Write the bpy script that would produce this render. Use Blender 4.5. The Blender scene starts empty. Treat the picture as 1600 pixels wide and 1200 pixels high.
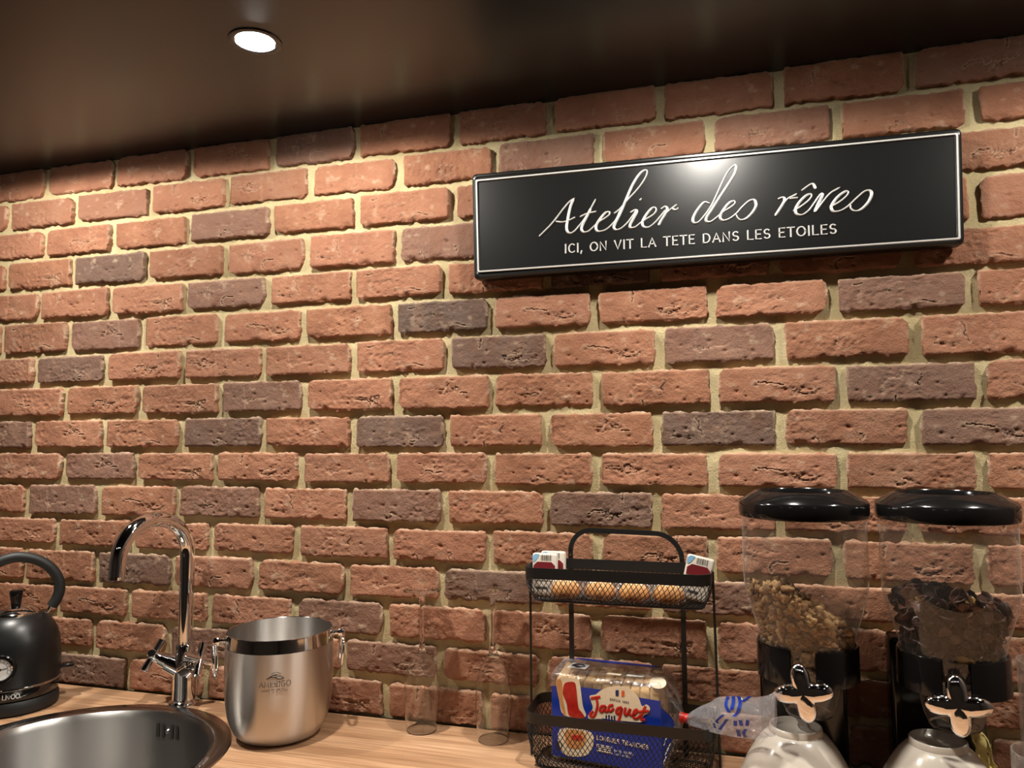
import bpy, bmesh, math, random, mathutils
import numpy as np
from math import sin, cos, pi, radians
from mathutils import Vector, Matrix
scene=bpy.context.scene
# ---------------------------------------------------------------- camera
cam=bpy.data.objects.new('camera',bpy.data.cameras.new('camera')); scene.collection.objects.link(cam); scene.camera=cam
cr,cu,cf=Vector((.9581184,.2863092,-.0060183)),Vector((.0262648,-.066928,.9974121)),Vector((-.2851654,.9557969,.0716448))
cam.matrix_world=Matrix(((cr.x,cu.x,-cf.x,1.4505647),(cr.y,cu.y,-cf.y,-1.2763452),(cr.z,cu.z,-cf.z,1.3875255),(0,0,0,1)))
cam.data.sensor_width=36; cam.data.lens=27; cam.data.clip_start=.02
# ---------------------------------------------------------------- light and exposure
LENS=230.0; MORTAR_D=.0115
w=bpy.data.worlds.new('world'); scene.world=w; w.use_nodes=True; w.node_tree.nodes['Background'].inputs[0].default_value=(1,.86,.72,1); w.node_tree.nodes['Background'].inputs[1].default_value=.0
def spot(x,y,z,watt,size=165,blend=.45,rad=.022,col=(1,.935,.835)):
    l=bpy.data.lights.new('spotlight_beam','SPOT'); l.energy=watt; l.spot_size=radians(size); l.spot_blend=blend; l.shadow_soft_size=rad; l.color=col
    o=bpy.data.objects.new('spotlight_beam',l); scene.collection.objects.link(o); o.location=(x,y,z); return o
for x,sz,bl,wd in ((.14,177,.10,15),(.768,174,.14,14.5),(1.398,166,.26,10),(2.028,168,.25,10)):
    spot(x,-.322,1.972,wd,sz,bl)                # wide spill of the bulb
    spot(x,-.322,1.971,25,100,1.)               # its main downward beam
for x in (.14,.768,1.398,2.028): spot(x,-1.75,1.972,2.5,150,.6)
scene.view_settings.view_transform='Standard'; scene.view_settings.look='None'; scene.view_settings.gamma=1; scene.view_settings.use_curve_mapping=False
scene.view_settings.exposure=0.0
# ---- measured layout (metres): courses, joints, lettering
LINES=[(1.988,0.0),(1.914,0.0012),(1.8465,0.0008),(1.7791,-0.0001),(1.7103,-0.0051),(1.6428,-0.0044),(1.5697,0.0011),(1.504,-0.0021),(1.4339,-0.001),(1.3656,-0.0006),(1.2994,-0.0),(1.2277,0.0028),(1.1648,-0.0021),(1.0907,0.0058),(1.0279,-0.0015),(0.9609,0.0),(0.9001,-0.0001)]
ROWS=[[-2,[-0.3642,-0.1752,0.0138,0.1976,0.3858,0.5793,0.765,0.9619,1.1419,1.3337,1.5214,1.713,1.902,2.091,2.28]],[-2,[-0.4656,-0.2773,-0.0889,0.0956,0.29,0.4762,0.6643,0.8515,1.04,1.2271,1.4131,1.6067,1.7966,1.985,2.1733]],[-2,[-0.3645,-0.1751,0.0143,0.1971,0.3867,0.579,0.7663,0.96,1.1494,1.3388,1.5281,1.7175,1.9069,2.0963,2.2857]],[-2,[-0.468,-0.2794,-0.0908,0.093,0.2867,0.4751,0.6594,0.8496,1.0384,1.2273,1.4161,1.605,1.7938,1.9824,2.171]],[-2,[-0.3695,-0.1818,0.0059,0.195,0.3837,0.5731,0.7583,0.9433,1.1323,1.3188,1.5083,1.6993,1.887,2.0748,2.2625]],[-2,[-0.4703,-0.2823,-0.0943,0.0889,0.2771,0.4673,0.6525,0.8439,1.0312,1.2162,1.409,1.5914,1.7854,1.9734,2.1614]],[-2,[-0.3779,-0.1887,0.0004,0.189,0.3794,0.5658,0.7597,0.9494,1.1367,1.3235,1.5112,1.7047,1.8939,2.0831,2.2723]],[-2,[-0.4841,-0.295,-0.1059,0.0832,0.2771,0.4685,0.6574,0.8459,1.0322,1.2191,1.4097,1.5996,1.7902,1.9793,2.1684]],[-2,[-0.3762,-0.188,0.0003,0.1895,0.3804,0.57,0.7597,0.947,1.1275,1.3172,1.5076,1.6989,1.8871,2.0754,2.2636]],[-2,[-0.4821,-0.2933,-0.1045,0.0843,0.2724,0.4617,0.6512,0.8416,1.03,1.215,1.404,1.595,1.7843,1.9731,2.1619]],[-2,[-0.3861,-0.1974,-0.0086,0.1803,0.3739,0.5684,0.7532,0.941,1.1285,1.3146,1.5037,1.6923,1.8811,2.0698,2.2586]],[-1,[-0.3004,-0.1117,0.077,0.2694,0.4549,0.6459,0.8361,1.0252,1.2142,1.4003,1.5865,1.7767,1.9654,2.1542]],[-2,[-0.3836,-0.1944,-0.0052,0.1793,0.3674,0.5571,0.7494,0.9362,1.1316,1.3136,1.5027,1.6919,1.8811,2.0703,2.2595]],[-2,[-0.4815,-0.2932,-0.1049,0.0834,0.2657,0.4563,0.6421,0.8288,1.023,1.2123,1.397,1.5853,1.7736,1.9619,2.1501]],[-2,[-0.3876,-0.1987,-0.0098,0.1792,0.3625,0.5535,0.7444,0.9351,1.1204,1.3093,1.4983,1.6872,1.8761,2.0651,2.254]],[-1,[-0.3003,-0.1119,0.0766,0.265,0.4503,0.64,0.8297,1.0181,1.2066,1.395,1.5834,1.7719,1.9603,2.1487]]]
DARK=[(0,0.673,1),(0,1.782,0.5),(1,0.187,0.45),(1,1.131,0.7),(1,1.504,0.55),(2,0.473,0.9),(3,0.192,1),(3,0.901,0.9),(4,0.477,1),(4,1.23,0.9),(5,0.181,1),(5,0.938,1),(5,1.681,0.9),(6,0.084,1),(6,1.047,1),(6,1.415,1),(7,0.569,0.8),(7,1.693,0.9),(8,-0.049,1),(8,0.469,1),(8,0.851,1),(8,1.412,1),(8,1.776,1),(9,0.176,1),(10,0.079,1),(10,0.472,0.8),(10,0.852,0.9),(10,1.224,1),(12,0.264,0.9),(12,1.033,0.8),(12,1.444,0.9),(13,0.738,0.7),(14,0.45,0.8),(14,0.841,0.7),(15,0.176,0.8)]
SIGN_SCRIPT=[[(1.1284,1.7314),(1.1353,1.7376),(1.1472,1.7482),(1.158,1.7598),(1.1707,1.775),(1.1815,1.7865),(1.1912,1.7919)],[(1.1892,1.7915),(1.1833,1.7776),(1.1793,1.7607),(1.1766,1.7456),(1.1776,1.7364),(1.1828,1.7327),(1.1895,1.7354),(1.1953,1.7412),(1.204,1.7509),(1.2118,1.7616),(1.2195,1.7742),(1.2267,1.7869)],[(1.1579,1.755),(1.1686,1.7527),(1.1782,1.7541),(1.1859,1.7569),(1.1913,1.7593)],[(1.2185,1.7724),(1.2108,1.7579),(1.2039,1.7452),(1.2019,1.7377),(1.2057,1.7327),(1.2133,1.7333),(1.2219,1.7398),(1.2314,1.7475),(1.2418,1.7532),(1.2488,1.7583),(1.2494,1.7629),(1.2428,1.7622),(1.2337,1.753),(1.227,1.7422),(1.2269,1.7347),(1.2321,1.7314),(1.2424,1.7333),(1.2518,1.7401),(1.2604,1.7497),(1.2671,1.7641)],[(1.1994,1.7589),(1.2089,1.7628),(1.2184,1.7644),(1.2279,1.7659)],[(1.2568,1.7594),(1.2671,1.7666),(1.2784,1.779),(1.2924,1.7927),(1.3036,1.8057),(1.3106,1.8171),(1.3125,1.8254),(1.308,1.8272),(1.2993,1.8211),(1.288,1.8044),(1.2775,1.782),(1.2679,1.7603),(1.2584,1.7423),(1.2564,1.7359),(1.2604,1.7318),(1.2688,1.7339),(1.2787,1.742),(1.2881,1.7537),(1.2937,1.7616)],[(1.2836,1.7585),(1.2913,1.7624),(1.2946,1.7593),(1.2893,1.749),(1.2832,1.7383),(1.2841,1.7335),(1.2914,1.7338),(1.3006,1.7401),(1.3107,1.7461),(1.3208,1.7517),(1.3258,1.7577),(1.3246,1.7631),(1.3183,1.7622),(1.309,1.7518),(1.3034,1.7412),(1.305,1.7336),(1.3132,1.7316),(1.3232,1.7381),(1.3324,1.7479),(1.3406,1.7573)],[(1.3,1.7783),(1.3022,1.7799)],[(1.3335,1.7598),(1.3402,1.7634),(1.3439,1.7592),(1.3396,1.75),(1.3331,1.7404),(1.3294,1.7333)],[(1.3313,1.7387),(1.3405,1.7508),(1.3505,1.7591),(1.3595,1.7651)],[(1.3519,1.7585),(1.3576,1.7565),(1.3615,1.7594)],[(1.411,1.7617),(1.4022,1.7646),(1.392,1.7541),(1.3849,1.7422),(1.3847,1.7339),(1.3919,1.7328),(1.4017,1.7428),(1.4119,1.7564),(1.4202,1.7723),(1.4306,1.7941),(1.4408,1.8118),(1.4498,1.8201),(1.4527,1.8171),(1.4495,1.8056),(1.4383,1.7881),(1.4261,1.7706),(1.4138,1.7521),(1.4056,1.7403),(1.4048,1.7338),(1.4117,1.7323),(1.4213,1.7385),(1.4308,1.7463),(1.4403,1.7513),(1.4488,1.7577),(1.4483,1.7623),(1.4405,1.7599),(1.4314,1.7494),(1.4262,1.7385),(1.431,1.7325),(1.4408,1.7347),(1.4511,1.742),(1.4607,1.7522),(1.4715,1.7606),(1.4792,1.7607),(1.4811,1.7519),(1.4758,1.7418),(1.4663,1.7328),(1.4582,1.7309),(1.4529,1.735),(1.4511,1.7399)],[(1.5134,1.759),(1.5216,1.7611),(1.5237,1.756),(1.5177,1.7454),(1.5089,1.7327)],[(1.5148,1.7416),(1.5274,1.7573),(1.537,1.7624),(1.5422,1.7647)],[(1.5331,1.7581),(1.5406,1.7584)],[(1.5353,1.7377),(1.5457,1.7434),(1.557,1.7514),(1.5628,1.7583),(1.5618,1.7624),(1.5545,1.7601),(1.5444,1.75),(1.5393,1.7404),(1.5409,1.7332),(1.549,1.731),(1.5584,1.7372),(1.5665,1.7479),(1.5728,1.7569),(1.5772,1.7615),(1.5786,1.7583),(1.5719,1.7453),(1.5666,1.7334)],[(1.5483,1.7688),(1.5643,1.7782),(1.5696,1.7697)],[(1.5679,1.7337),(1.579,1.7487),(1.5903,1.7612),(1.6042,1.7686)],[(1.5878,1.7385),(1.6007,1.7452),(1.6114,1.7531),(1.6156,1.7594),(1.612,1.7618),(1.6028,1.7563),(1.5946,1.7472),(1.5907,1.7386),(1.5941,1.7321),(1.6038,1.7324),(1.6149,1.7389),(1.6269,1.75),(1.6384,1.7591),(1.6462,1.759),(1.6477,1.7519),(1.6416,1.7403),(1.631,1.7309),(1.6226,1.7304),(1.6178,1.7356),(1.6185,1.7395)]]
SIGN_CORNERS=[(1.0073,1.8529),(1.7729,1.8413),(1.7696,1.6677),(1.0104,1.6651)]
SIGN_LINE=[(1.0155,1.8405),(1.7667,1.8333),(1.7633,1.6749),(1.0186,1.6769)]
SIGN_CAPS=[(1.1727,1.6995),(1.5973,1.6978),(1.1728,1.7142),(1.5968,1.7117)]
JACQ=[[(0.0621,0.9986),(0.0743,1.002)],[(0.069,1.0002),(0.0711,0.992),(0.0694,0.982),(0.0655,0.973),(0.0602,0.9716),(0.0595,0.975),(0.0634,0.979)],[(0.0823,0.99),(0.0771,0.9886),(0.0747,0.9827),(0.0777,0.981),(0.0823,0.9865),(0.0838,0.9902),(0.083,0.9824),(0.086,0.9828)],[(0.0943,0.993),(0.0898,0.991),(0.0882,0.9859),(0.0912,0.9836),(0.0957,0.9876)],[(0.1076,0.9913),(0.1024,0.9892),(0.1001,0.9834),(0.103,0.9817),(0.1075,0.9872),(0.109,0.9908),(0.1067,0.9815),(0.1039,0.9728)],[(0.1141,0.9908),(0.1126,0.9837),(0.1154,0.9814),(0.1192,0.9874),(0.1214,0.9911),(0.1199,0.9847),(0.122,0.9823),(0.1242,0.9826)],[(0.1256,0.9828),(0.1308,0.9876),(0.1316,0.9912),(0.1279,0.9893),(0.1257,0.9835),(0.127,0.9789),(0.1321,0.9796),(0.1365,0.9836)],[(0.1439,0.9969),(0.1402,0.9889),(0.1379,0.9818),(0.1385,0.9778),(0.1421,0.9783)],[(0.1351,0.9889),(0.1481,0.9916)]]
BREAD={'ham_out':[(0.005,1.0148),(0.0114,1.0228),(0.0208,1.0247),(0.0348,1.0235),(0.0425,1.0209),(0.0475,0.986),(0.0511,0.9696),(0.017,0.9677),(0.0094,0.9895)],'ham':[(0.0175,1.0121),(0.0223,1.017),(0.0348,1.0185),(0.0377,1.0075),(0.0405,0.9823),(0.0458,0.9759),(0.0495,0.9682),(0.0264,0.9675),(0.0219,0.9855),(0.0158,0.999)],'badge':[(0.0591,1.0017),(0.0683,1.005),(0.0774,1.0125),(0.0895,1.0185),(0.1103,1.0215),(0.1248,1.0178),(0.1348,1.0074),(0.1389,0.9976),(0.1461,1.0007),(0.151,0.9959),(0.148,0.9886),(0.1422,0.9851),(0.1385,0.9778),(0.1341,0.9737),(0.0798,0.9708),(0.0586,0.9678),(0.0564,0.9732),(0.0634,0.984),(0.0605,0.9948)],'blue_top':[(0.0424,1.013),(0.0805,1.0136),(0.1305,1.0096),(0.1675,1.0089)],'slice2':[(0.0105,0.946),(0.0614,0.9479),(0.0549,0.9154),(0.0148,0.9104)],'flag_b':[(0.0995,1.0153),(0.1043,1.0159),(0.1041,1.0075),(0.0994,1.0069)],'flag_r':[(0.1087,1.0157),(0.1131,1.0163),(0.113,1.008),(0.1086,1.0074)],'words1':[(0.0688,0.9385),(0.1492,0.9372)],'box':[(0.0687,0.9308),(0.0925,0.9242)],'words2':[(0.0947,0.9287),(0.149,0.9291)],'dep':[(0.09,1.0001),(0.1201,0.9986)],'bluebot':[(-0.0026,0.9048),(0.1643,0.9181)],'corners':[(-0.0006,1.0142),(0.1661,1.0088),(0.1643,0.9174),(-0.0018,0.9049)],'lab1':[(0.0147,1.0405),(0.0466,1.0342)],'lab4':[(0.1475,1.0364),(0.1735,1.0273)],'wave':[(0.1414,0.9795),(0.1642,0.9814),(0.1713,0.9892),(0.1794,0.9741)]}
TAIL_TOP=[[1.3607,-0.1,0.9827],[1.3696,-0.1075,0.9924],[1.3841,-0.1201,1.0059],[1.3981,-0.1326,1.0166],[1.4091,-0.1427,1.0277],[1.4249,-0.1577,1.0347],[1.4419,-0.1745,1.0406],[1.4582,-0.1912,1.0464],[1.4739,-0.208,1.0563],[1.4832,-0.218,1.065]]
TAIL_BOT=[[1.3605,-0.1,0.9737],[1.3692,-0.1075,0.9726],[1.3833,-0.1201,0.9748],[1.3971,-0.1326,0.9762],[1.4079,-0.1427,0.9782],[1.4236,-0.1577,0.9818],[1.4405,-0.1745,0.9871],[1.4567,-0.1912,0.9932],[1.4724,-0.208,1.0025],[1.4815,-0.218,1.0094]]
TAIL_PRINT=[[(0.538,0.007),(0.533,0.181),(0.568,0.342)],[(0.587,0.004),(0.594,0.156),(0.587,0.283)],[(0.634,-0.002),(0.652,0.163),(0.637,0.343),(0.612,0.429)],[(0.731,-0.016),(0.674,0.097)],[(0.514,0.415),(0.479,0.507),(0.444,0.614),(0.451,0.651)],[(0.549,0.528),(0.514,0.667),(0.472,0.837)],[(0.403,0.69),(0.413,0.816)],[(0.662,0.531),(0.668,0.652)],[(0.727,0.516),(0.718,0.64)],[(0.637,0.786),(0.64,0.962)],[(0.706,0.748),(0.687,0.84),(0.69,0.98)],[(0.621,0.56),(0.618,0.668)]]
# ---------------------------------------------------------------- helpers
COL = scene.collection
ORG = {}
def link(o):
    COL.objects.link(o); return o
def thing(name, label, cat, loc=(0,0,0), group=None, kind=None):
    o = link(bpy.data.objects.new(name, None)); o.location = loc; o.empty_display_size = .02
    ORG[o.name] = Vector(loc); tag(o, label, cat, group, kind); return o
def tag(o, label=None, cat=None, group=None, kind=None):
    if label: o['label'] = label
    if cat: o['category'] = cat
    if group: o['group'] = group
    if kind: o['kind'] = kind
    return o
def mk(name, geo, mat, parent=None, smooth=True, loc=None, kind=None, label=None, attr=None):
    """geo = (verts in WORLD coords, faces). Linked as one mesh, under parent when given."""
    v, f = geo
    base = ORG[parent.name] if parent is not None else Vector(loc if loc else (0,0,0))
    v = np.asarray(v, float) - np.array(base)
    me = bpy.data.meshes.new(name); me.from_pydata(v.tolist(), [], [tuple(int(i) for i in q) for q in f]); me.update()
    bm = bmesh.new(); bm.from_mesh(me); bmesh.ops.recalc_face_normals(bm, faces=bm.faces); bm.to_mesh(me); bm.free()
    if smooth:
        me.polygons.foreach_set('use_smooth', [True]*len(me.polygons))
        if smooth != 'all':
            me.set_sharp_from_angle(angle=radians(38 if smooth is True else smooth))
    if attr is not None:
        a = me.attributes.new('tint', 'FLOAT', 'POINT'); a.data.foreach_set('value', np.asarray(attr, np.float32))
    me.materials.append(mat)
    o = link(bpy.data.objects.new(name, me))
    if parent is not None: o.parent = parent
    else: o.location = base
    ORG[o.name] = base
    if kind: o['kind'] = kind
    if label: o['label'] = label
    return o
def join(*gs):
    V=[];F=[];n=0
    for v,f in gs:
        v=[tuple(p) for p in v]; V+=v; F+=[tuple(i+n for i in q) for q in f]; n+=len(v)
    return V,F
def lathe(prof, c, n=64, a0=0, a1=2*pi):
    """prof: list of (r,z world); revolve about vertical axis through c=(x,y)."""
    V=[];F=[];full=abs(a1-a0-2*pi)<1e-6; m=n if full else n+1; k=len(prof)
    for i in range(m):
        a=a0+(a1-a0)*i/n
        for r,z in prof: V.append((c[0]+r*cos(a),c[1]+r*sin(a),z))
    for i in range(n):
        j=(i+1)%m
        for q in range(k-1): F.append((i*k+q,j*k+q,j*k+q+1,i*k+q+1))
    return V,F
def xf(geo, M):
    return [tuple(M@Vector(p)) for p in geo[0]], geo[1]
def box(c, s, bev=.0):
    x,y,z=[q/2 for q in s]
    if bev<=0:
        V=[(c[0]+a*x,c[1]+b*y,c[2]+d*z) for a in(-1,1) for b in(-1,1) for d in(-1,1)]
        return V,[(0,1,3,2),(4,6,7,5),(0,4,5,1),(2,3,7,6),(0,2,6,4),(1,5,7,3)]
    bm=bmesh.new(); bmesh.ops.create_cube(bm,size=1)
    for v in bm.verts: v.co=Vector((v.co.x*s[0],v.co.y*s[1],v.co.z*s[2]))
    bmesh.ops.bevel(bm,geom=list(bm.edges),offset=bev,segments=3,profile=.5,affect='EDGES')
    bm.verts.index_update()
    V=[tuple(v.co+Vector(c)) for v in bm.verts]; F=[tuple(v.index for v in f.verts) for f in bm.faces]; bm.free()
    return V,F
def smoothline(P, sub=6, closed=False):
    P=[Vector(p) for p in P]; n=len(P); out=[]
    if n<3: return P
    R=range(n) if closed else range(n-1)
    for i in R:
        p0=P[i-1] if (i>0 or closed) else P[0]*2-P[1]
        p1=P[i]; p2=P[(i+1)%n]; p3=P[(i+2)%n] if (i+2<n or closed) else P[-1]*2-P[-2]
        for k in range(sub):
            t=k/sub; t2=t*t; t3=t2*t
            out.append(.5*((2*p1)+(p2-p0)*t+(2*p0-5*p1+4*p2-p3)*t2+(3*p1-p0-3*p2+p3)*t3))
    if not closed: out.append(P[-1])
    return out
def tube(P, r, n=10, closed=False, caps=True, sy=1.0):
    """sweep a circle (radius number or list) along P; sy flattens the section across the 2nd frame axis."""
    P=[Vector(p) for p in P]; m=len(P); R=r if hasattr(r,'__len__') else [r]*m
    T=[]
    for i in range(m):
        a=P[(i-1)%m] if (closed or i>0) else P[i]; b=P[(i+1)%m] if (closed or i<m-1) else P[i]
        d=(b-a); T.append(d.normalized() if d.length>1e-9 else Vector((0,0,1)))
    up=Vector((0,0,1)) if abs(T[0].z)<.9 else Vector((0,1,0))
    u=(up-T[0]*up.dot(T[0])).normalized(); V=[];F=[]
    for i in range(m):
        u=(u-T[i]*u.dot(T[i])); u=u.normalized() if u.length>1e-9 else T[i].orthogonal().normalized()
        w=T[i].cross(u)
        for k in range(n):
            a=2*pi*k/n; V.append(tuple(P[i]+(u*cos(a)+w*sin(a)*sy)*R[i]))
    for i in range(m if closed else m-1):
        j=(i+1)%m
        for k in range(n): F.append((i*n+k,i*n+(k+1)%n,j*n+(k+1)%n,j*n+k))
    if caps and not closed:
        F.append(tuple(range(n-1,-1,-1))); F.append(tuple((m-1)*n+k for k in range(n)))
    return V,F
def disc_cap(c, r, z, n=48):
    V=[(c[0],c[1],z)]+[(c[0]+r*cos(2*pi*i/n),c[1]+r*sin(2*pi*i/n),z) for i in range(n)]
    return V,[(0,1+i,1+(i+1)%n) for i in range(n)]
def poly(P, off=0):
    return [tuple(p) for p in P],[tuple(range(len(P)))]
def prism(P, d):
    """thick flat shape from an outline (list of Vectors), pushed along d."""
    n=len(P); V=[tuple(Vector(p)) for p in P]+[tuple(Vector(p)+d) for p in P]
    return V,[tuple(range(n)),tuple(range(2*n-1,n-1,-1))]+[(i,(i+1)%n,n+(i+1)%n,n+i) for i in range(n)]
def ribbon(P2, w, f, lift=.0, h=.0004):
    """flat print stroke: P2 2-D polyline, f(a,b,lift)->3-D point on the carrying surface."""
    n=len(P2); V=[];F=[]
    for i in range(n):
        a=Vector(P2[max(i-1,0)]); b=Vector(P2[min(i+1,n-1)]); d=(b-a)
        d=d.normalized() if d.length>1e-9 else Vector((1,0)); nn=Vector((-d.y,d.x))*w/2; p=Vector(P2[i])
        if i==0: p=p-d*w*.4
        if i==n-1: p=p+d*w*.4
        for s,l in ((1,lift),(.6,lift+h),(-.6,lift+h),(-1,lift)):
            q=p+nn*s; V.append(tuple(f(q.x,q.y,l)))
    for i in range(n-1):
        for k in range(3): F.append((i*4+k,(i+1)*4+k,(i+1)*4+k+1,i*4+k+1))
    return V,F
def arc(cx,cy,rx,ry,a0,a1,n=10):
    return [(cx+rx*cos(radians(a0+(a1-a0)*i/n)),cy+ry*sin(radians(a0+(a1-a0)*i/n))) for i in range(n+1)]
GL={ # stroke letters on a unit-high box: (advance, strokes)
'I':(.22,[[(.1,0),(.1,1)]]),'C':(.75,[arc(.42,.5,.36,.5,50,310)]),',':(.25,[[(.12,.1),(.04,-.18)]]),' ':(.42,[]),
'O':(.86,[arc(.43,.5,.37,.5,0,360,18)]),'N':(.78,[[(.08,0),(.08,1),(.66,0),(.66,1)]]),'V':(.74,[[(.04,1),(.36,0),(.68,1)]]),
'T':(.68,[[(.02,1),(.64,1)],[(.33,1),(.33,0)]]),'L':(.6,[[(.08,1),(.08,0),(.54,0)]]),'A':(.78,[[(.04,0),(.38,1),(.72,0)],[(.16,.32),(.6,.32)]]),
'E':(.62,[[(.54,1),(.08,1),(.08,0),(.54,0)],[(.08,.52),(.46,.52)]]),'D':(.78,[[(.08,0),(.08,1),(.3,1)]+arc(.3,.5,.38,.5,80,-80)+[(.3,0),(.08,0)]]),
'S':(.64,[arc(.32,.74,.24,.25,40,270,8)+arc(.32,.25,.25,.25,85,-150,8)]),'M':(.92,[[(.08,0),(.1,1),(.44,.15),(.78,1),(.8,0)]]),
'R':(.7,[[(.08,0),(.08,1),(.35,1)]+arc(.35,.75,.22,.25,80,-80)+[(.35,.5),(.08,.5)],[(.32,.5),(.6,0)]]),
'G':(.82,[arc(.43,.5,.37,.5,50,330)+[(.76,.45),(.5,.45)]]),'K':(.7,[[(.08,0),(.08,1)],[(.6,1),(.1,.45)],[(.25,.6),(.62,0)]]),
'P':(.66,[[(.08,0),(.08,1),(.35,1)]+arc(.35,.73,.22,.27,80,-80)+[(.35,.46),(.08,.46)]]),'U':(.76,[[(.08,1),(.08,.35)]+arc(.37,.33,.29,.33,180,360)+[(.66,.35),(.66,1)]]),
'B':(.68,[[(.08,0),(.08,1),(.35,1)]+arc(.35,.76,.2,.24,80,-80)+[(.35,.52)]+arc(.36,.26,.24,.26,80,-80)+[(.35,0),(.08,0)]]),
'1':(.4,[[(.06,.75),(.24,1),(.24,0)]]),'8':(.66,[arc(.32,.75,.2,.25,0,360,12),arc(.32,.26,.25,.26,0,360,12)]),'0':(.7,[arc(.34,.5,.28,.5,0,360,14)]),
'i':(.26,[[(.1,0),(.1,.72)],[(.1,.92),(.1,.99)]]),'v':(.66,[[(.04,.72),(.32,0),(.6,.72)]]),'o':(.72,[arc(.35,.36,.29,.36,0,360,14)]),
'H':(.76,[[(.08,0),(.08,1)],[(.66,0),(.66,1)],[(.08,.5),(.66,.5)]]),'F':(.6,[[(.54,1),(.08,1),(.08,0)],[(.08,.52),(.44,.52)]])}
def text(s, w, f, track=.1, stroke=.13, serif=False, lift=.0003, h=.0004):
    """letters laid on [0,w]x[0,H] with H chosen so that the line is w wide; returns geo and H."""
    L=sum(GL[c][0]+track for c in s)-track; H=w/L; x=0; G=[]
    for c in s:
        adv,st=GL[c]
        for P in st:
            G.append(ribbon([((x+a)*H,b*H) for a,b in P],stroke*H,f,lift,h))
            if serif and len(P)<12:
                for a,b in (P[0],P[-1]):
                    if b in (0,1): G.append(ribbon([((x+a-.11)*H,b*H),((x+a+.11)*H,b*H)],.07*H,f,lift,h))
        x+=adv+track
    return join(*G),H
# numpy value noise
def _h(i,j,s):
    n=(i*374761393+j*668265263+s*982451653)&0x7fffffff; n=((n^(n>>13))*1274126177)&0x7fffffff; return ((n^(n>>16))&0xffff)/65535.
def vnoise(x,y,s=0):
    x=np.asarray(x,float);y=np.asarray(y,float); i=np.floor(x).astype(np.int64);j=np.floor(y).astype(np.int64); fx=x-i;fy=y-j
    fx=fx*fx*(3-2*fx);fy=fy*fy*(3-2*fy)
    return (_h(i,j,s)*(1-fx)+_h(i+1,j,s)*fx)*(1-fy)+(_h(i,j+1,s)*(1-fx)+_h(i+1,j+1,s)*fx)*fy-.5
def fbm(x,y,s=0,o=4,g=.5):
    t=0;a=1
    for k in range(o): t=t+a*vnoise(np.asarray(x)*2**k,np.asarray(y)*2**k,s+k*17); a*=g
    return t

# ---------------------------------------------------------------- materials
class N:
    def __init__(s,name):
        s.m=bpy.data.materials.new(name); s.m.use_nodes=True; s.t=s.m.node_tree; s.t.nodes.clear()
        s.out=s.t.nodes.new('ShaderNodeOutputMaterial')
    def n(s,typ,ins=None,**kw):
        d=s.t.nodes.new('ShaderNode'+typ)
        for k,v in kw.items(): setattr(d,k,v)
        for k,v in (ins or {}).items():
            if isinstance(v,tuple) and len(v)==2 and hasattr(v[0],'outputs'): s.t.links.new(v[0].outputs[v[1]],d.inputs[k])
            elif hasattr(v,'outputs'): s.t.links.new(v.outputs[0],d.inputs[k])
            else: d.inputs[k].default_value=v
        return d
    def surf(s,d): s.t.links.new(d.outputs[0],s.out.inputs[0]); return s.m
    def ramp(s,fac,stops,interp='LINEAR'):
        d=s.n('ValToRGB',{0:fac}); r=d.color_ramp; r.interpolation=interp
        while len(r.elements)<len(stops): r.elements.new(.5)
        for e,(p,c) in zip(r.elements,stops): e.position=p; e.color=c if len(c)==4 else (*c,1)
        return d
    def mix(s,fac,a,b,mode='MIX'):
        d=s.t.nodes.new('ShaderNodeMix'); d.data_type='RGBA'; d.blend_type=mode
        for i,v in ((0,fac),(6,a),(7,b)):
            if isinstance(v,tuple) and len(v)==2 and hasattr(v[0],'outputs'): s.t.links.new(v[0].outputs[v[1]],d.inputs[i])
            elif hasattr(v,'outputs'): s.t.links.new(v.outputs[2] if v.bl_idname=='ShaderNodeMix' else v.outputs[0],d.inputs[i])
            else: d.inputs[i].default_value=(*v,1) if isinstance(v,tuple) and len(v)==3 else v
        return (d,2)
def srgb(r,g,b):
    f=lambda c:(c/255/12.92) if c<=10 else ((c/255+.055)/1.055)**2.4
    return (f(r),f(g),f(b))
def plain(name,col,rough=.5,metal=0.,spec=.5,bump=0,bscale=200,coat=0,aniso=0,vary=.12):
    m=N(name); tc=m.n('TexCoord'); nz=m.n('TexNoise',{'Vector':(tc,3),'Scale':bscale,'Detail':3.0})
    c=m.mix(nz,tuple(x*(1-vary) for x in col),tuple(min(1,x*(1+vary)) for x in col))
    ins={'Base Color':c,'Roughness':rough,'Metallic':metal,'Specular IOR Level':spec,'Coat Weight':coat,'Coat Roughness':.05}
    if bump: ins['Normal']=m.n('Bump',{'Height':nz,'Strength':bump,'Distance':.001})
    if aniso:
        ins['Anisotropic']=aniso; ins['Tangent']=m.n('Tangent',direction_type='RADIAL',axis='Z')
    return m.surf(m.n('BsdfPrincipled',ins))
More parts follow.
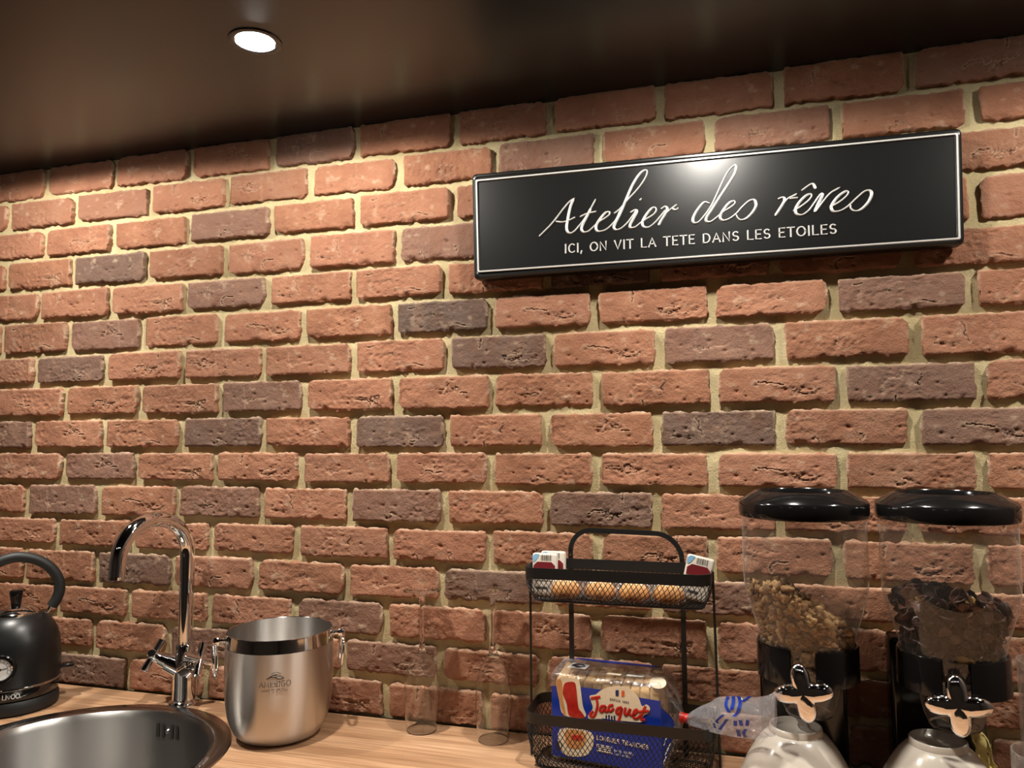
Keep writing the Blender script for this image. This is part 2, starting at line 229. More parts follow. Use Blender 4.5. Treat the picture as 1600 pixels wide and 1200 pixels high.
def film(name,tint=(1,1,1),gloss=.06,rough=.05,bump=0,bscale=60,haze=0.,hazecol=(.8,.8,.8),rim=0.):
    """thin clear sheet: see-through with Fresnel reflection, optional milky haze."""
    m=N(name); tr=m.n('BsdfTransparent',{'Color':(*tint,1)}); ins={'Color':(1,1,1,1),'Roughness':rough}; fin={}
    if bump:
        tc=m.n('TexCoord'); nz=m.n('TexNoise',{'Vector':(tc,3),'Scale':bscale,'Detail':2.0,'Distortion':1.0}); b=m.n('Bump',{'Height':nz,'Strength':bump,'Distance':.004})
        ins['Normal']=b; fin['Normal']=b
    gl=m.n('BsdfGlossy',ins); lw=m.n('LayerWeight',{k:v for k,v in fin.items() if k=='Normal'})
    fr=m.n('Math',{0:(lw,1),1:5.0},operation='POWER')          # Schlick term, the same from both sides of the sheet
    fac=m.n('Math',{0:fr,1:.85,2:.035+gloss},operation='MULTIPLY_ADD',use_clamp=True)
    s=m.n('MixShader',{0:fac,1:tr,2:gl})
    if haze: s=m.n('MixShader',{0:m.n('Math',{0:m.n('Math',{0:(lw,1),1:6.0},operation='POWER'),1:rim,2:haze},operation='MULTIPLY_ADD',use_clamp=True),1:s,2:m.n('BsdfDiffuse',{'Color':(*hazecol,1)})})
    return m.surf(s)
def brick_mat():
    m=N('brick_clay'); tc=m.n('TexCoord'); oi=m.n('ObjectInfo'); at=m.n('Attribute',attribute_name='tint')
    off=m.n('VectorMath',{0:(tc,3),1:m.n('CombineXYZ',{0:m.n('Math',{0:(oi,5),1:37.},operation='MULTIPLY'),1:m.n('Math',{0:(oi,5),1:91.},operation='MULTIPLY')})},operation='ADD')
    big=m.n('TexNoise',{'Vector':off,'Scale':16.,'Detail':4.,'Roughness':.6})
    fine=m.n('TexNoise',{'Vector':off,'Scale':260.,'Detail':5.,'Roughness':.7})
    grit=m.n('TexVoronoi',{'Vector':off,'Scale':420.})
    red=m.ramp(big,[(.25,srgb(128,86,65)),(.5,srgb(154,106,80)),(.75,srgb(172,125,97))])
    drk=m.ramp(big,[(.25,srgb(80,65,56)),(.55,srgb(104,87,77)),(.8,srgb(138,108,88))])
    sep=m.n('SeparateColor',{0:(oi,1)})
    edgy=m.n('Math',{0:(sep,0),1:m.n('MapRange',{0:big,1:.3,2:.7,3:-.22,4:.22}),},operation='ADD',use_clamp=True)
    col=m.mix(m.n('Math',{0:edgy,1:m.n('Math',{0:(sep,0),1:.02},operation='GREATER_THAN')},operation='MULTIPLY'),red,drk)
    col=m.mix(m.n('MapRange',{0:fine,1:.3,2:.75,3:0.,4:.4}),col,m.mix(.5,col,srgb(70,40,32)))
    col=m.mix(m.n('MapRange',{0:(sep,1),1:0.,2:1.,3:0.,4:.38}),col,srgb(176,124,100))
    col=m.mix(m.n('Math',{0:(at,2),1:m.n('MapRange',{0:fine,1:.3,2:.55,3:.1,4:1.0}),},operation='MULTIPLY',use_clamp=True),col,srgb(206,182,154))
    hgt=m.n('Math',{0:fine,1:m.n('Math',{0:(grit,0),1:.35},operation='MULTIPLY')},operation='ADD')
    b=m.n('Bump',{'Height':hgt,'Strength':.8,'Distance':.0018})
    return m.surf(m.n('BsdfPrincipled',{'Base Color':col,'Roughness':.88,'Specular IOR Level':.25,'Normal':b}))
def mortar_mat():
    m=N('sand_mortar'); tc=m.n('TexCoord'); a=m.n('TexNoise',{'Vector':(tc,3),'Scale':9.,'Detail':4.}); f=m.n('TexNoise',{'Vector':(tc,3),'Scale':330.,'Detail':5.,'Roughness':.75})
    c=m.ramp(a,[(.3,srgb(194,177,134)),(.7,srgb(222,207,164))]); c=m.mix(m.n('MapRange',{0:f,1:.35,2:.7,3:0.,4:.35}),c,srgb(150,130,92))
    return m.surf(m.n('BsdfPrincipled',{'Base Color':c,'Roughness':.95,'Specular IOR Level':.1,'Normal':m.n('Bump',{'Height':f,'Strength':.9,'Distance':.0025})}))
def wood_mat(name,c0,c1,c2,scale=1.,rough=.42):
    m=N(name); tc=m.n('TexCoord'); mp=m.n('Mapping',{'Vector':(tc,3),'Scale':(2.2*scale,38*scale,38*scale)})
    a=m.n('TexNoise',{'Vector':mp,'Scale':1.,'Detail':6.,'Roughness':.62,'Distortion':.5})
    mp2=m.n('Mapping',{'Vector':(tc,3),'Scale':(6*scale,260*scale,260*scale)}); b=m.n('TexNoise',{'Vector':mp2,'Scale':1.,'Detail':4.})
    c=m.ramp(a,[(.25,c0),(.5,c1),(.75,c2)]); c=m.mix(m.n('MapRange',{0:b,1:.42,2:.7,3:0.,4:.65}),c,tuple(x*.6 for x in c0))
    return m.surf(m.n('BsdfPrincipled',{'Base Color':c,'Roughness':rough,'Specular IOR Level':.4,'Normal':m.n('Bump',{'Height':b,'Strength':.12,'Distance':.0006})}))
def brushed(name,col,rough,scale=(900,900,4),aniso=.75,bump=.012):
    m=N(name); tc=m.n('TexCoord'); mp=m.n('Mapping',{'Vector':(tc,3),'Scale':(40.,40.,2600.)}); a=m.n('TexNoise',{'Vector':mp,'Scale':1.,'Detail':3.})
    return m.surf(m.n('BsdfPrincipled',{'Base Color':(*col,1),'Metallic':1.,'Roughness':m.n('MapRange',{0:a,3:rough*.93,4:rough*1.07}),'Anisotropic':aniso,'Anisotropic Rotation':.25,'Tangent':m.n('Tangent',direction_type='RADIAL',axis='Z'),'Normal':m.n('Bump',{'Height':a,'Strength':bump,'Distance':.0003})}))
def tinted(name,stops,rough=.6,spec=.4,bscale=300.,bump=.4):
    m=N(name); at=m.n('Attribute',attribute_name='tint'); c=m.ramp((at,2),stops); tc=m.n('TexCoord'); f=m.n('TexNoise',{'Vector':(tc,3),'Scale':bscale,'Detail':3.})
    c=m.mix(m.n('MapRange',{0:f,1:.4,2:.7,3:0.,4:.35}),c,tuple(x*.5 for x in stops[0][1]))
    return m.surf(m.n('BsdfPrincipled',{'Base Color':c,'Roughness':rough,'Specular IOR Level':spec,'Normal':m.n('Bump',{'Height':f,'Strength':bump,'Distance':.001})}))
def emit(name,col,s):
    m=N(name); return m.surf(m.n('Emission',{'Color':(*col,1),'Strength':s}))
def glass(name,rough=0.,ior=1.45,col=(1,1,1)):
    m=N(name); return m.surf(m.n('BsdfPrincipled',{'Base Color':(*col,1),'Roughness':rough,'IOR':ior,'Transmission Weight':1.}))

M_BRICK=brick_mat(); M_MORTAR=mortar_mat()
M_CEIL=plain('black_satin_ceiling',(.010,.0098,.0096),.29,spec=.5,vary=.05,bump=.02,bscale=30)
M_WALL=plain('dark_room_paint',srgb(70,60,54),.8); M_FLOOR=wood_mat('dark_floor_boards',srgb(60,44,34),srgb(84,62,46),srgb(100,76,58),.6)
M_COUNTER=wood_mat('oak_laminate',srgb(142,104,74),srgb(178,138,104),srgb(204,166,132))
M_CAB=plain('cabinet_grey',srgb(60,56,54),.5)
M_CHROME=plain('chrome',(.9,.9,.9),.045,1.,vary=.01); M_STEEL=brushed('brushed_steel',(.64,.61,.58),.34,aniso=.93)
M_SINK=brushed('sink_steel',(.42,.405,.385),.33,aniso=.9); M_RIM=plain('sink_rim_steel',(.42,.4,.38),.16,1.,vary=.03); M_POL=plain('polished_steel',(.78,.76,.73),.07,1.,vary=.01)
M_BLACK=plain('black_satin_paint',(.007,.007,.007),.32,vary=.05); M_KETTLE=plain('black_kettle_enamel',(.006,.006,.006),.36,vary=.05,bump=.03,bscale=500)
M_RUBBER=plain('black_soft_grip',(.009,.009,.009),.55,bump=.15,bscale=900); M_GLOSSB=plain('glossy_black_plastic',(.006,.0055,.0055),.12,vary=.03)
M_SIGN=plain('sign_black_sheet',(.007,.007,.0068),.31,vary=.04); M_SILVER=plain('sign_silver_paint',(.78,.77,.74),.32,.35,vary=.03)
M_WIRE=plain('black_powder_coat',(.008,.0075,.0075),.42,bump=.1,bscale=900)
M_WHITE=plain('white_porcelain',srgb(206,197,184),.18,vary=.02,coat=.3); M_DIAL=plain('white_dial',srgb(225,225,222),.4)
M_ACRYL=film('clear_acrylic',(.93,.925,.92),.02,.03,haze=.035,hazecol=(.7,.66,.62),rim=.4); M_GLASS=film('thin_glass',(.985,.985,.98),.012,.02); M_SOLID=glass('solid_glass')
M_FILM=film('clear_film',(.95,.95,.95),.06,.1,bump=.8,bscale=90,haze=.05,rim=.3); M_TAIL=film('crinkled_bag_film',(.95,.95,.96),.08,.1,bump=1.,bscale=90,haze=.17,rim=.3,hazecol=(.75,.78,.85))
M_INK=plain('black_ink',(.02,.018,.016),.5); M_ETCH=plain('dark_etching',(.05,.045,.04),.5); M_WHITEINK=plain('white_print',srgb(232,230,224),.4)
M_BLUE=plain('blue_print',srgb(22,52,150),.3,vary=.08); M_RED=plain('red_print',srgb(196,40,30),.35); M_CREAM=plain('cream_print',srgb(232,214,184),.35)
M_NAVY=plain('navy_print',srgb(24,40,92),.35); M_ORANGE=plain('orange_print',srgb(220,96,50),.35); M_HAM=plain('ham_print',srgb(176,34,26),.3,vary=.5,bscale=140)
M_TOAST=plain('toast_print',srgb(206,142,82),.4,vary=.2,bscale=90); M_LBLUE=plain('light_blue_print',srgb(130,178,214),.4); M_JAM=plain('dark_red_jam_print',srgb(110,34,40),.3)
M_CRUMB=plain('white_bread_crust',srgb(214,176,124),.8,bump=.4,bscale=160,vary=.14); M_TIE=plain('red_tape',srgb(196,38,26),.4)
def cake_mat():
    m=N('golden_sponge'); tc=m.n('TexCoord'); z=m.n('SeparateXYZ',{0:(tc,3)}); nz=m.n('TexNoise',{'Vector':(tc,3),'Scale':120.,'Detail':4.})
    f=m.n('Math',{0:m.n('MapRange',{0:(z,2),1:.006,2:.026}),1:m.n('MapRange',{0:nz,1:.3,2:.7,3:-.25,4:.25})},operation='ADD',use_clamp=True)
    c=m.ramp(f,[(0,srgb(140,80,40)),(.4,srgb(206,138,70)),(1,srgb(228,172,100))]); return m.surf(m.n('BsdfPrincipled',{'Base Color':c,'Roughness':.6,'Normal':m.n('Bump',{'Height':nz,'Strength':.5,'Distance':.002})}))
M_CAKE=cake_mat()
M_GRAN=tinted('toasted_oat_cluster',[(0,srgb(112,80,48)),(.5,srgb(158,120,76)),(1,srgb(190,154,104))],.75)
M_FLAKE=tinted('chocolate_flake',[(0,srgb(44,24,18)),(.6,srgb(86,52,38)),(.86,srgb(122,82,62)),(.9,srgb(150,112,44)),(1,srgb(164,126,50))],.4,.5)
M_PAPER=plain('pale_yellow_paper',srgb(196,180,112),.6,bump=.4,bscale=60)
M_LED=emit('lamp_lens_glow',(1.,.97,.92),LENS); M_SCREW=plain('screw_steel',(.7,.7,.68),.25,1.)

# ---------------------------------------------------------------- the room
CEIL=1.984; CT=.895; X0,X1,Y0=-.47,2.28,-3.0
def struct(name,geo,mat,smooth=False):
    o=mk(name,geo,mat,None,smooth); o['kind']='structure'; return o
struct('floor',box(((X0+X1)/2,Y0/2,-.03),(X1-X0+.2,-Y0+.2,.06)),M_FLOOR)
LAMPX=[.14,.768,1.398,2.028]; LY=-.322
# ceiling with round cut-outs for the spotlights
def plate_holes(x0,x1,y0,y1,z,holes,th,n=32):
    """flat plate with round holes: a square collar round each hole, strips in between."""
    V=[];F=[]
    def quad(a,b,c,d):
        k=len(V); V.extend([(a,c,z),(b,c,z),(b,d,z),(a,d,z)]); F.append((k,k+1,k+2,k+3))
    hy=holes[0][1]; s=max(h[2] for h in holes)*1.3; ys=(hy-s,hy+s)
    quad(x0,x1,y0,ys[0]); quad(x0,x1,ys[1],y1); px=x0
    for hx,_,r in holes:
        quad(px,hx-s,ys[0],ys[1]); px=hx+s; k=len(V)
        for i in range(n):
            a=2*pi*(i+.5)/n; c,q=cos(a),sin(a); m=s/max(abs(c),abs(q)); V.extend([(hx+r*c,hy+r*q,z),(hx+m*c,hy+m*q,z),(hx+r*c,hy+r*q,z+th)])
        for i in range(n):
            j=(i+1)%n; F.append((k+3*i,k+3*i+1,k+3*j+1,k+3*j)); F.append((k+3*i,k+3*j,k+3*j+2,k+3*i+2))
        # corners of the square collar
        for cx,cy in ((1,1),(-1,1),(-1,-1),(1,-1)):
            a0=math.atan2(cy,cx); best=[k+3*i+1 for i in range(n)]; best.sort(key=lambda q:(V[q][0]-(hx+cx*s))**2+(V[q][1]-(hy+cy*s))**2)
            V.append((hx+cx*s,hy+cy*s,z)); F.append((best[0],best[1],len(V)-1))
    quad(px,x1,ys[0],ys[1]); return V,F
ceil=struct('ceiling',join(plate_holes(X0-.1,X1+.1,Y0-.1,.1,CEIL,[(x,LY,.031) for x in LAMPX],.05),box(((X0+X1)/2,Y0/2,CEIL+.08),(X1-X0+.2,-Y0+.2,.06))),M_CEIL)
struct('wall_left',box((X0-.05,Y0/2,CEIL/2),(.1,-Y0+.2,CEIL+.06)),M_WALL)
struct('wall_right',box((X1+.05,Y0/2,CEIL/2),(.1,-Y0+.2,CEIL+.06)),M_WALL)
struct('wall_front',box(((X0+X1)/2,Y0-.05,CEIL/2),(X1-X0+.2,.1,CEIL+.06)),M_WALL)

# brick wall: recessed mortar bed plus single bricks
def lz(k,x): return LINES[k][0]+LINES[k][1]*x
nx,nz=560,230; xs=np.linspace(X0,X1,nx); zs=np.linspace(CT-.03,CEIL+.01,nz); GX,GZ=np.meshgrid(xs,zs)
GY=MORTAR_D+.0022*fbm(GX*45,GZ*45,3,4)+.0035*np.clip(fbm(GX*7,GZ*16,9,3)-.08,-.25,.6)*-1.2
V=np.c_[GX.ravel(),GY.ravel(),GZ.ravel()]; ii=np.arange(nx*nz).reshape(nz,nx)
F=np.stack([ii[:-1,:-1],ii[:-1,1:],ii[1:,1:],ii[1:,:-1]],-1).reshape(-1,4)
wall=mk('wall_back',join((V,F.tolist()),box(((X0+X1)/2,.06,CEIL/2),(X1-X0+.2,.06,CEIL+.06))),M_MORTAR,None,'all'); wall['kind']='structure'
BW,BH=.1725,.0555
def brick_mold(seed):
    rnd=random.Random(seed); nx,nz=104,36; a=np.linspace(-1,1,nx); b=np.linspace(-1,1,nz); A,B=np.meshgrid(a,b)
    hx,hz=BW/2,BH/2; x=A*hx; z=B*hz; rr=[rnd.choice([.003,.005,.007,.011,.016]) for _ in range(4)]
    for q,(sx,sz) in enumerate(((1,1),(-1,1),(-1,-1),(1,-1))):
        r=rr[q]; qx=sx*x-(hx-r); qz=sz*z-(hz-r); m=(qx>0)&(qz>0); L=np.hypot(qx,qz)+1e-9; k=np.maximum(qx,qz)/L
        x=np.where(m,sx*(hx-r+qx*k),x); z=np.where(m,sz*(hz-r+qz*k),z)
    ex=np.clip((np.abs(A)-.86)/.14,0,1)**2; ez=np.clip((np.abs(B)-.55)/.45,0,1)**2
    x=x+np.sign(A)*ex*(.0042*fbm(z*120,A*0+np.sign(A)*3.3,seed+5,4)-.0006)
    z=z+np.sign(B)*ez*(.0036*fbm(x*70,A*0+np.sign(B)*7.7,seed+9,4)+.0022*np.clip(fbm(x*160,A*0+np.sign(B)*2.1,seed+13,2)-.1,-.6,.3)-.0004)
    d=np.minimum(hx-np.abs(x),hz-np.abs(z)); y=.0035*np.clip(1-d/.0045,0,1)**2*(.75+fbm(x*90,z*90,seed+51,2))
    y=y+.0026*fbm(x*14,z*26,seed+21,3)+.0009*fbm(x*120,z*120,seed+31,5,.62)
    rough=np.clip(fbm(x*12,z*20,seed+41,2)*3+.1,0,1); y=y+.0034*rough*np.abs(fbm(x*80,z*110,seed+43,4)); tint=np.zeros_like(y)
    for c in range(rnd.choice([0,1,1,2])):                       # fissures, mostly lying flat
        px,pz=rnd.uniform(-.8,.5)*hx,rnd.uniform(-.8,.7)*hz; base=rnd.choice([0,0,0,.1,-.1,1.4,-1.3]); D=np.full_like(x,1.)
        for k in range(rnd.randint(8,26)):
            D=np.minimum(D,np.hypot(x-px,(z-pz)*1.1)); ang=base+rnd.uniform(-1.15,1.15); px+=.0017*cos(ang); pz+=.0014*sin(ang)
        wd=.0009*(1+.7*vnoise(x*200,z*200,seed+c)); y=y+.0034*np.exp(-(D/wd)**2)-.0006*np.exp(-((D-.002)/.0012)**2); tint=np.maximum(tint,.45*np.exp(-((D-.0021)/.0008)**2))
    for c in range(rnd.choice([1,1,2])):                          # patches of crazed, torn clay
        px,pz=rnd.uniform(-.7,.7)*hx,rnd.uniform(-.6,.5)*hz; rx,rz_=rnd.uniform(.018,.05),rnd.uniform(.008,.016)
        pm=np.clip(1.25-np.hypot((x-px)/rx,(z-pz)/rz_)+.5*fbm(x*60,z*60,seed+c+101,2),0,1); q=fbm(x*rnd.uniform(30,50),z*rnd.uniform(70,110),seed+c+111,4,.55)
        ck=np.exp(-(q/.035)**2)*pm; y=y+.0030*ck+.0012*pm*np.where(q>0,1,-.3); tint=np.maximum(tint,.55*pm*np.exp(-((np.abs(q)-.075)/.03)**2))
    for c in range(rnd.randint(1,4)):                             # bites out of the lower edge
        px=rnd.uniform(-.9,.9)*hx; r=rnd.uniform(.004,.011); m_=np.exp(-((x-px)/r)**2)*np.clip((-z-hz+.009)/.009,0,1); y=y+.0045*m_*(.7+fbm(x*150,z*150,seed+c+91,3)); z=z+.0012*m_
    for c in range(rnd.randint(2,7)):                             # pits
        px,pz=rnd.uniform(-.9,.9)*hx,rnd.uniform(-.9,.2)*hz; r=rnd.uniform(.0015,.004); y=y+.003*np.exp(-(np.hypot(x-px,(z-pz)*1.4)/r)**2)
    if rnd.random()<.55:                                          # a step running across the face
        s=rnd.uniform(-.5,.5)*hx+.006*fbm(z*60,z*0,seed+61,3); y=y+.0013/(1+np.exp(-(x-s)/.0006)); tint=np.maximum(tint,.16*np.exp(-((x-s)/.0012)**2))
    edge=np.clip(1-d/.004,0,1)*np.clip(.8+1.4*fbm(x*60,z*60,seed+71,2),0,1); tint=np.maximum(tint,edge*.75*(B>-.2))
    tint=np.maximum(tint,.45*np.clip(fbm(x*55,z*75,seed+81,3)*3-1.0,0,1))
    V=np.c_[x.ravel(),y.ravel(),z.ravel()]; ii=np.arange(nx*nz).reshape(nz,nx); F=np.stack([ii[:-1,:-1],ii[:-1,1:],ii[1:,1:],ii[1:,:-1]],-1).reshape(-1,4).tolist()
    ring=list(ii[0,:])+list(ii[1:,-1])+list(ii[-1,-2::-1])+list(ii[-2:0,0]); k=len(V); P=V[ring].copy(); P[:,1]=.024; n=len(ring)
    V=np.r_[V,P]; F+=[(ring[i],ring[(i+1)%n],k+(i+1)%n,k+i) for i in range(n)]
    me=bpy.data.meshes.new('brick'); me.from_pydata(V.tolist(),[],F); me.update(); bm=bmesh.new(); bm.from_mesh(me); bmesh.ops.recalc_face_normals(bm,faces=bm.faces); bm.to_mesh(me); bm.free()
    me.polygons.foreach_set('use_smooth',[True]*len(me.polygons)); me.set_sharp_from_angle(angle=radians(60))
    at=me.attributes.new('tint','FLOAT','POINT'); at.data.foreach_set('value',np.r_[tint.ravel(),np.zeros(n)].astype(np.float32)); me.materials.append(M_BRICK); return me
MOLDS=[brick_mold(11*s+3) for s in range(20)]
rb=random.Random(5); prev=[]
for k,(i0,J) in enumerate(ROWS):
    J=list(J)
    while J[0]>X0+.03: J.insert(0,J[0]-.1885)
    while J[-1]<X1-.03: J.append(J[-1]+.1885)
    last=-1
    for a,b in zip(J[:-1],J[1:]):
        a2,b2=max(a,X0-.002),min(b,X1+.002)
        if b2-a2<.04: continue
        xc=(a2+b2)/2; top,bot=lz(k,xc),lz(k+1,xc)
        if k==15: bot=CT-.004
        if k==0: top=CEIL+.004
        s=rb.choice([q for q in range(20) if q!=last]); last=s
        o=link(bpy.data.objects.new('brick',MOLDS[s])); o.parent=wall
        o.scale=((b2-a2-.0135-rb.uniform(0,.004))/BW,1,(top-bot-.0100-rb.uniform(0,.0025))/BH)
        o.location=(xc+rb.uniform(-.0012,.0012),rb.uniform(-.0012,.0022),(top+bot)/2+rb.uniform(-.001,.001)+(.0045 if 0<k<15 else .002 if k==0 else .001)); o.rotation_euler=(rb.uniform(-.02,.02),rb.uniform(-.006,.006),rb.uniform(-.006,.006)+(pi if rb.random()<0 else 0))
        dk=max([t for kk,xd,t in DARK if kk==k and abs(xd-xc)<.07] or [0.])
        if dk==0 and (xc<-.12 or xc>1.92) and rb.random()<.2: dk=.9
        if dk==0 and rb.random()<.18: dk=.16
        o.color=(dk,rb.random(),0,1)

# ---------------------------------------------------------------- ceiling spotlights
for i,x in enumerate(LAMPX):
    lab=['recessed round ceiling spotlight out past the kettle end','round recessed ceiling spotlight glowing above the brick wall, fully in view','recessed ceiling spotlight over the black sign','recessed ceiling spotlight past the cereal dispensers'][i]
    t=thing('ceiling_spotlight',lab,'ceiling light',(x,LY,CEIL),'recessed ceiling spotlights along the brick wall')
    mk('trim_ring',lathe([(.0295,CEIL+.004),(.029,CEIL-.0015),(.0315,CEIL-.0028),(.038,CEIL-.0018),(.0395,CEIL+.0005)],(x,LY),48),M_GLOSSB,t)
    mk('lens',lathe([(.0285,CEIL+.002),(.0265,CEIL-.001),(.020,CEIL-.0038),(.011,CEIL-.0055),(.0001,CEIL-.006)],(x,LY),40),M_LED,t)

# ---------------------------------------------------------------- worktop, sink
SC=(.4303,-.2899); SR=.2402
def worktop():
    x0,x1,y0,y1=X0+.002,X1-.002,-.63,-.0005; V,F=plate_holes(x0,x1,y0,y1,CT,[(SC[0],SC[1],.226)],-.03,72)
    n=len(V); g=join((V,F),box(((x0+x1)/2,y0+.0005,CT-.02),(x1-x0,.001,.04)))
    return g
wt=mk('worktop',worktop(),M_COUNTER,None,False,loc=(.9,-.3,CT)); tag(wt,'pale oak laminate worktop running along the brick wall','worktop')
cb=thing('base_cabinet','dark grey base cabinet carrying the worktop','cabinet',(.9,-.3,0))
mk('body',join(box(((X0+X1)/2,-.02,.43),(X1-X0-.01,.02,.86)),box((X0+.02,-.3,.43),(.02,.56,.86)),box((X1-.02,-.3,.43),(.02,.56,.86)),box(((X0+X1)/2,-.3,.09),(X1-X0-.01,.56,.02))),M_CAB,cb,False)
for i in range(4):
    w=(X1-X0-.01)/4; cx=X0+.005+w*(i+.5); d=mk('door',box((cx,-.59,.47),(w-.006,.02,.74),.002),M_CAB,cb); mk('handle',tube([(cx-.08,-.602,.8),(cx-.08,-.625,.8),(cx+.08,-.625,.8),(cx+.08,-.602,.8)],.005,8),M_STEEL,d)
t=thing('round_sink','round stainless steel sink set flush in the worktop','sink',(SC[0],SC[1],CT))
mk('rim',lathe([(SR,CT+.0002),(SR-.0015,CT+.0022),(SR-.006,CT+.003),(.2145,CT+.0026),(.2105,CT+.0005)],SC,120),M_RIM,t)
mk('bowl',lathe([(.2105,CT+.0005),(.2065,CT-.004),(.2045,CT-.012),(.2035,CT-.1),(.196,CT-.125),(.17,CT-.143),(.05,CT-.150),(.042,CT-.152)],SC,120),M_SINK,t)
mk('drain',join(lathe([(.045,CT-.1505),(.043,CT-.149),(.036,CT-.1515),(.0001,CT-.153)],SC,40)),M_POL,t)
for j,ang in enumerate((92.6,89.3,83.7,80.2)):
    P=[]
    for s in (-1,1):
        for q in range(9):
            u=pi*q/8+(0 if s>0 else pi); du=.0031*cos(u); dz=(.0095 if s>0 else -.0095)+.0031*sin(u); P.append((du,dz))
    a=radians(ang); pts=[Vector((SC[0]+.2030*cos(a+du/.2033),SC[1]+.2030*sin(a+du/.2033),CT-.030+dz)) for du,dz in P]
    mk('overflow_slot',prism(pts,Vector((cos(a),sin(a),0))*.0004),M_INK,t,False)
a=radians(86.5); mk('overflow_screw',tube([(SC[0]+.2038*cos(a),SC[1]+.2038*sin(a),CT-.03),(SC[0]+.2012*cos(a),SC[1]+.2012*sin(a),CT-.03)],[.0045,.0032],16),M_SCREW,t)

# ---------------------------------------------------------------- kettle
K=(.1278,-.1297); t=thing('electric_kettle','matt black retro electric kettle with arched handle and dial beside the sink','kettle',(*K,CT))
mk('power_base',lathe([(.0001,CT+.0005),(.070,CT+.0005),(.0755,CT+.003),(.0765,CT+.010),(.0755,CT+.020),(.072,CT+.025),(.0001,CT+.026)],K),M_RUBBER,t)
mk('skirt',lathe([(.072,CT+.026),(.0748,CT+.029),(.0762,CT+.040),(.0764,CT+.0462)],K),M_GLOSSB,t)
mk('steel_band',lathe([(.0764,CT+.0460),(.0775,CT+.0468),(.0775,CT+.0495),(.0768,CT+.0505)],K),M_POL,t,label='polished steel ring around the kettle')
mk('body',lathe([(.0764,CT+.0500),(.0772,CT+.065),(.0774,CT+.085),(.0768,CT+.105),(.0745,CT+.122),(.0700,CT+.137),(.0635,CT+.150),(.0555,CT+.1605),(.047,CT+.1675),(.0415,CT+.1705),(.040,CT+.171)],K,80),M_KETTLE,t)
ld=mk('lid',lathe([(.0405,CT+.1702),(.0405,CT+.174),(.039,CT+.1755),(.028,CT+.1825),(.014,CT+.187),(.0001,CT+.188)],K),M_POL,t,label='shiny domed steel lid')
mk('lid_knob',lathe([(.0085,CT+.1865),(.0088,CT+.192),(.0105,CT+.203),(.0112,CT+.210),(.0100,CT+.2135),(.0001,CT+.2145)],K,32),M_GLOSSB,ld)
hd=Vector((.655,.755,0)); KV=Vector((*K,0))
HP=[(.0585,1.0715),(.0665,1.086),(.0705,1.105),(.0665,1.125),(.0535,1.1455),(.0335,1.1610),(.010,1.1690),(-.012,1.1690),(-.0355,1.1600),(-.0555,1.1430),(-.068,1.1210),(-.071,1.100),(-.067,1.082)]
mk('handle',tube(smoothline([KV+hd*a+Vector((0,0,z)) for a,z in HP],6),.0098,16),M_RUBBER,t)
for s,(a,z) in ((1,(.0585,1.0715)),(-1,(-.067,1.082))):
    mk('handle_bracket',tube([KV+hd*(a*.985)+Vector((0,0,z+.002)),KV+hd*(a*.93)+Vector((0,0,z-.006)),KV+hd*(a*.80)+Vector((0,0,z-.0135))],[.0045,.0038,.0034],12),M_CHROME,t,label='chrome bracket holding the handle')
e=KV+hd*.082; mk('switch_lever',box((0,0,0),(.03,.016,.006),.002) if False else xf(box((0,0,0),(.034,.018,.007),.0025),Matrix.Translation(e+Vector((0,0,CT+.062)))@Matrix.Rotation(math.atan2(hd.y,hd.x),4,'Z')),M_GLOSSB,t)
ga=radians(-56); gd=Vector((cos(ga),sin(ga),0)); gt=Vector((-sin(ga),cos(ga),0)); gz=Vector((0,0,1)); GC=KV+gd*.0770+gz*(CT+.0875)
def gau(prof,n=40):
    V=[];k=len(prof)
    for i in range(n):
        u=2*pi*i/n
        for r,h in prof: V.append(tuple(GC+gt*(r*cos(u))+gz*(r*sin(u))+gd*h))
    return V,[(i*k+q,((i+1)%n)*k+q,((i+1)%n)*k+q+1,i*k+q+1) for i in range(n) for q in range(k-1)]
g=mk('temperature_gauge',gau([(.0255,-.006),(.0255,.001),(.0235,.003),(.0215,.0032),(.0205,.0015)]),M_GLOSSB,t)
mk('chrome_bezel',gau([(.0208,.0015),(.0205,.0036),(.0185,.0038),(.0176,.0018)]),M_CHROME,g); mk('dial',gau([(.0180,.0016),(.0001,.0016)]),M_DIAL,g)
def gf(a,b,l): return GC+gt*a+gz*b+gd*(.0018+l)
mk('dial_marks',join(*[ribbon([(.0135*cos(q),.0135*sin(q)),(.0165*cos(q),.0165*sin(q))],.0007,gf,0,.0002) for q in [radians(210-24*i) for i in range(11)]],ribbon(arc(0,0,.0125,.0125,210,-30,20),.0006,gf,0,.0002)),M_INK,g)
mk('needle',join(ribbon([(-.004,-.0008),(.0115,.0018)],.0012,gf,.0004,.0004),ribbon(arc(0,0,.0016,.0016,0,360,10),.0016,gf,.0004,.0005)),M_INK,g)
la=radians(-42.5)
def kf(a,b,l):
    q=la+(a-.0135)/.0763; r=.0761+l+.0008*0; return Vector((K[0]+r*cos(q),K[1]+r*sin(q),CT+.0335+b))
tx,H=text('LivOO',.027,kf,.08,.2,lift=.0004,h=.0003); mk('brand_lettering',tx,M_SILVER,t)

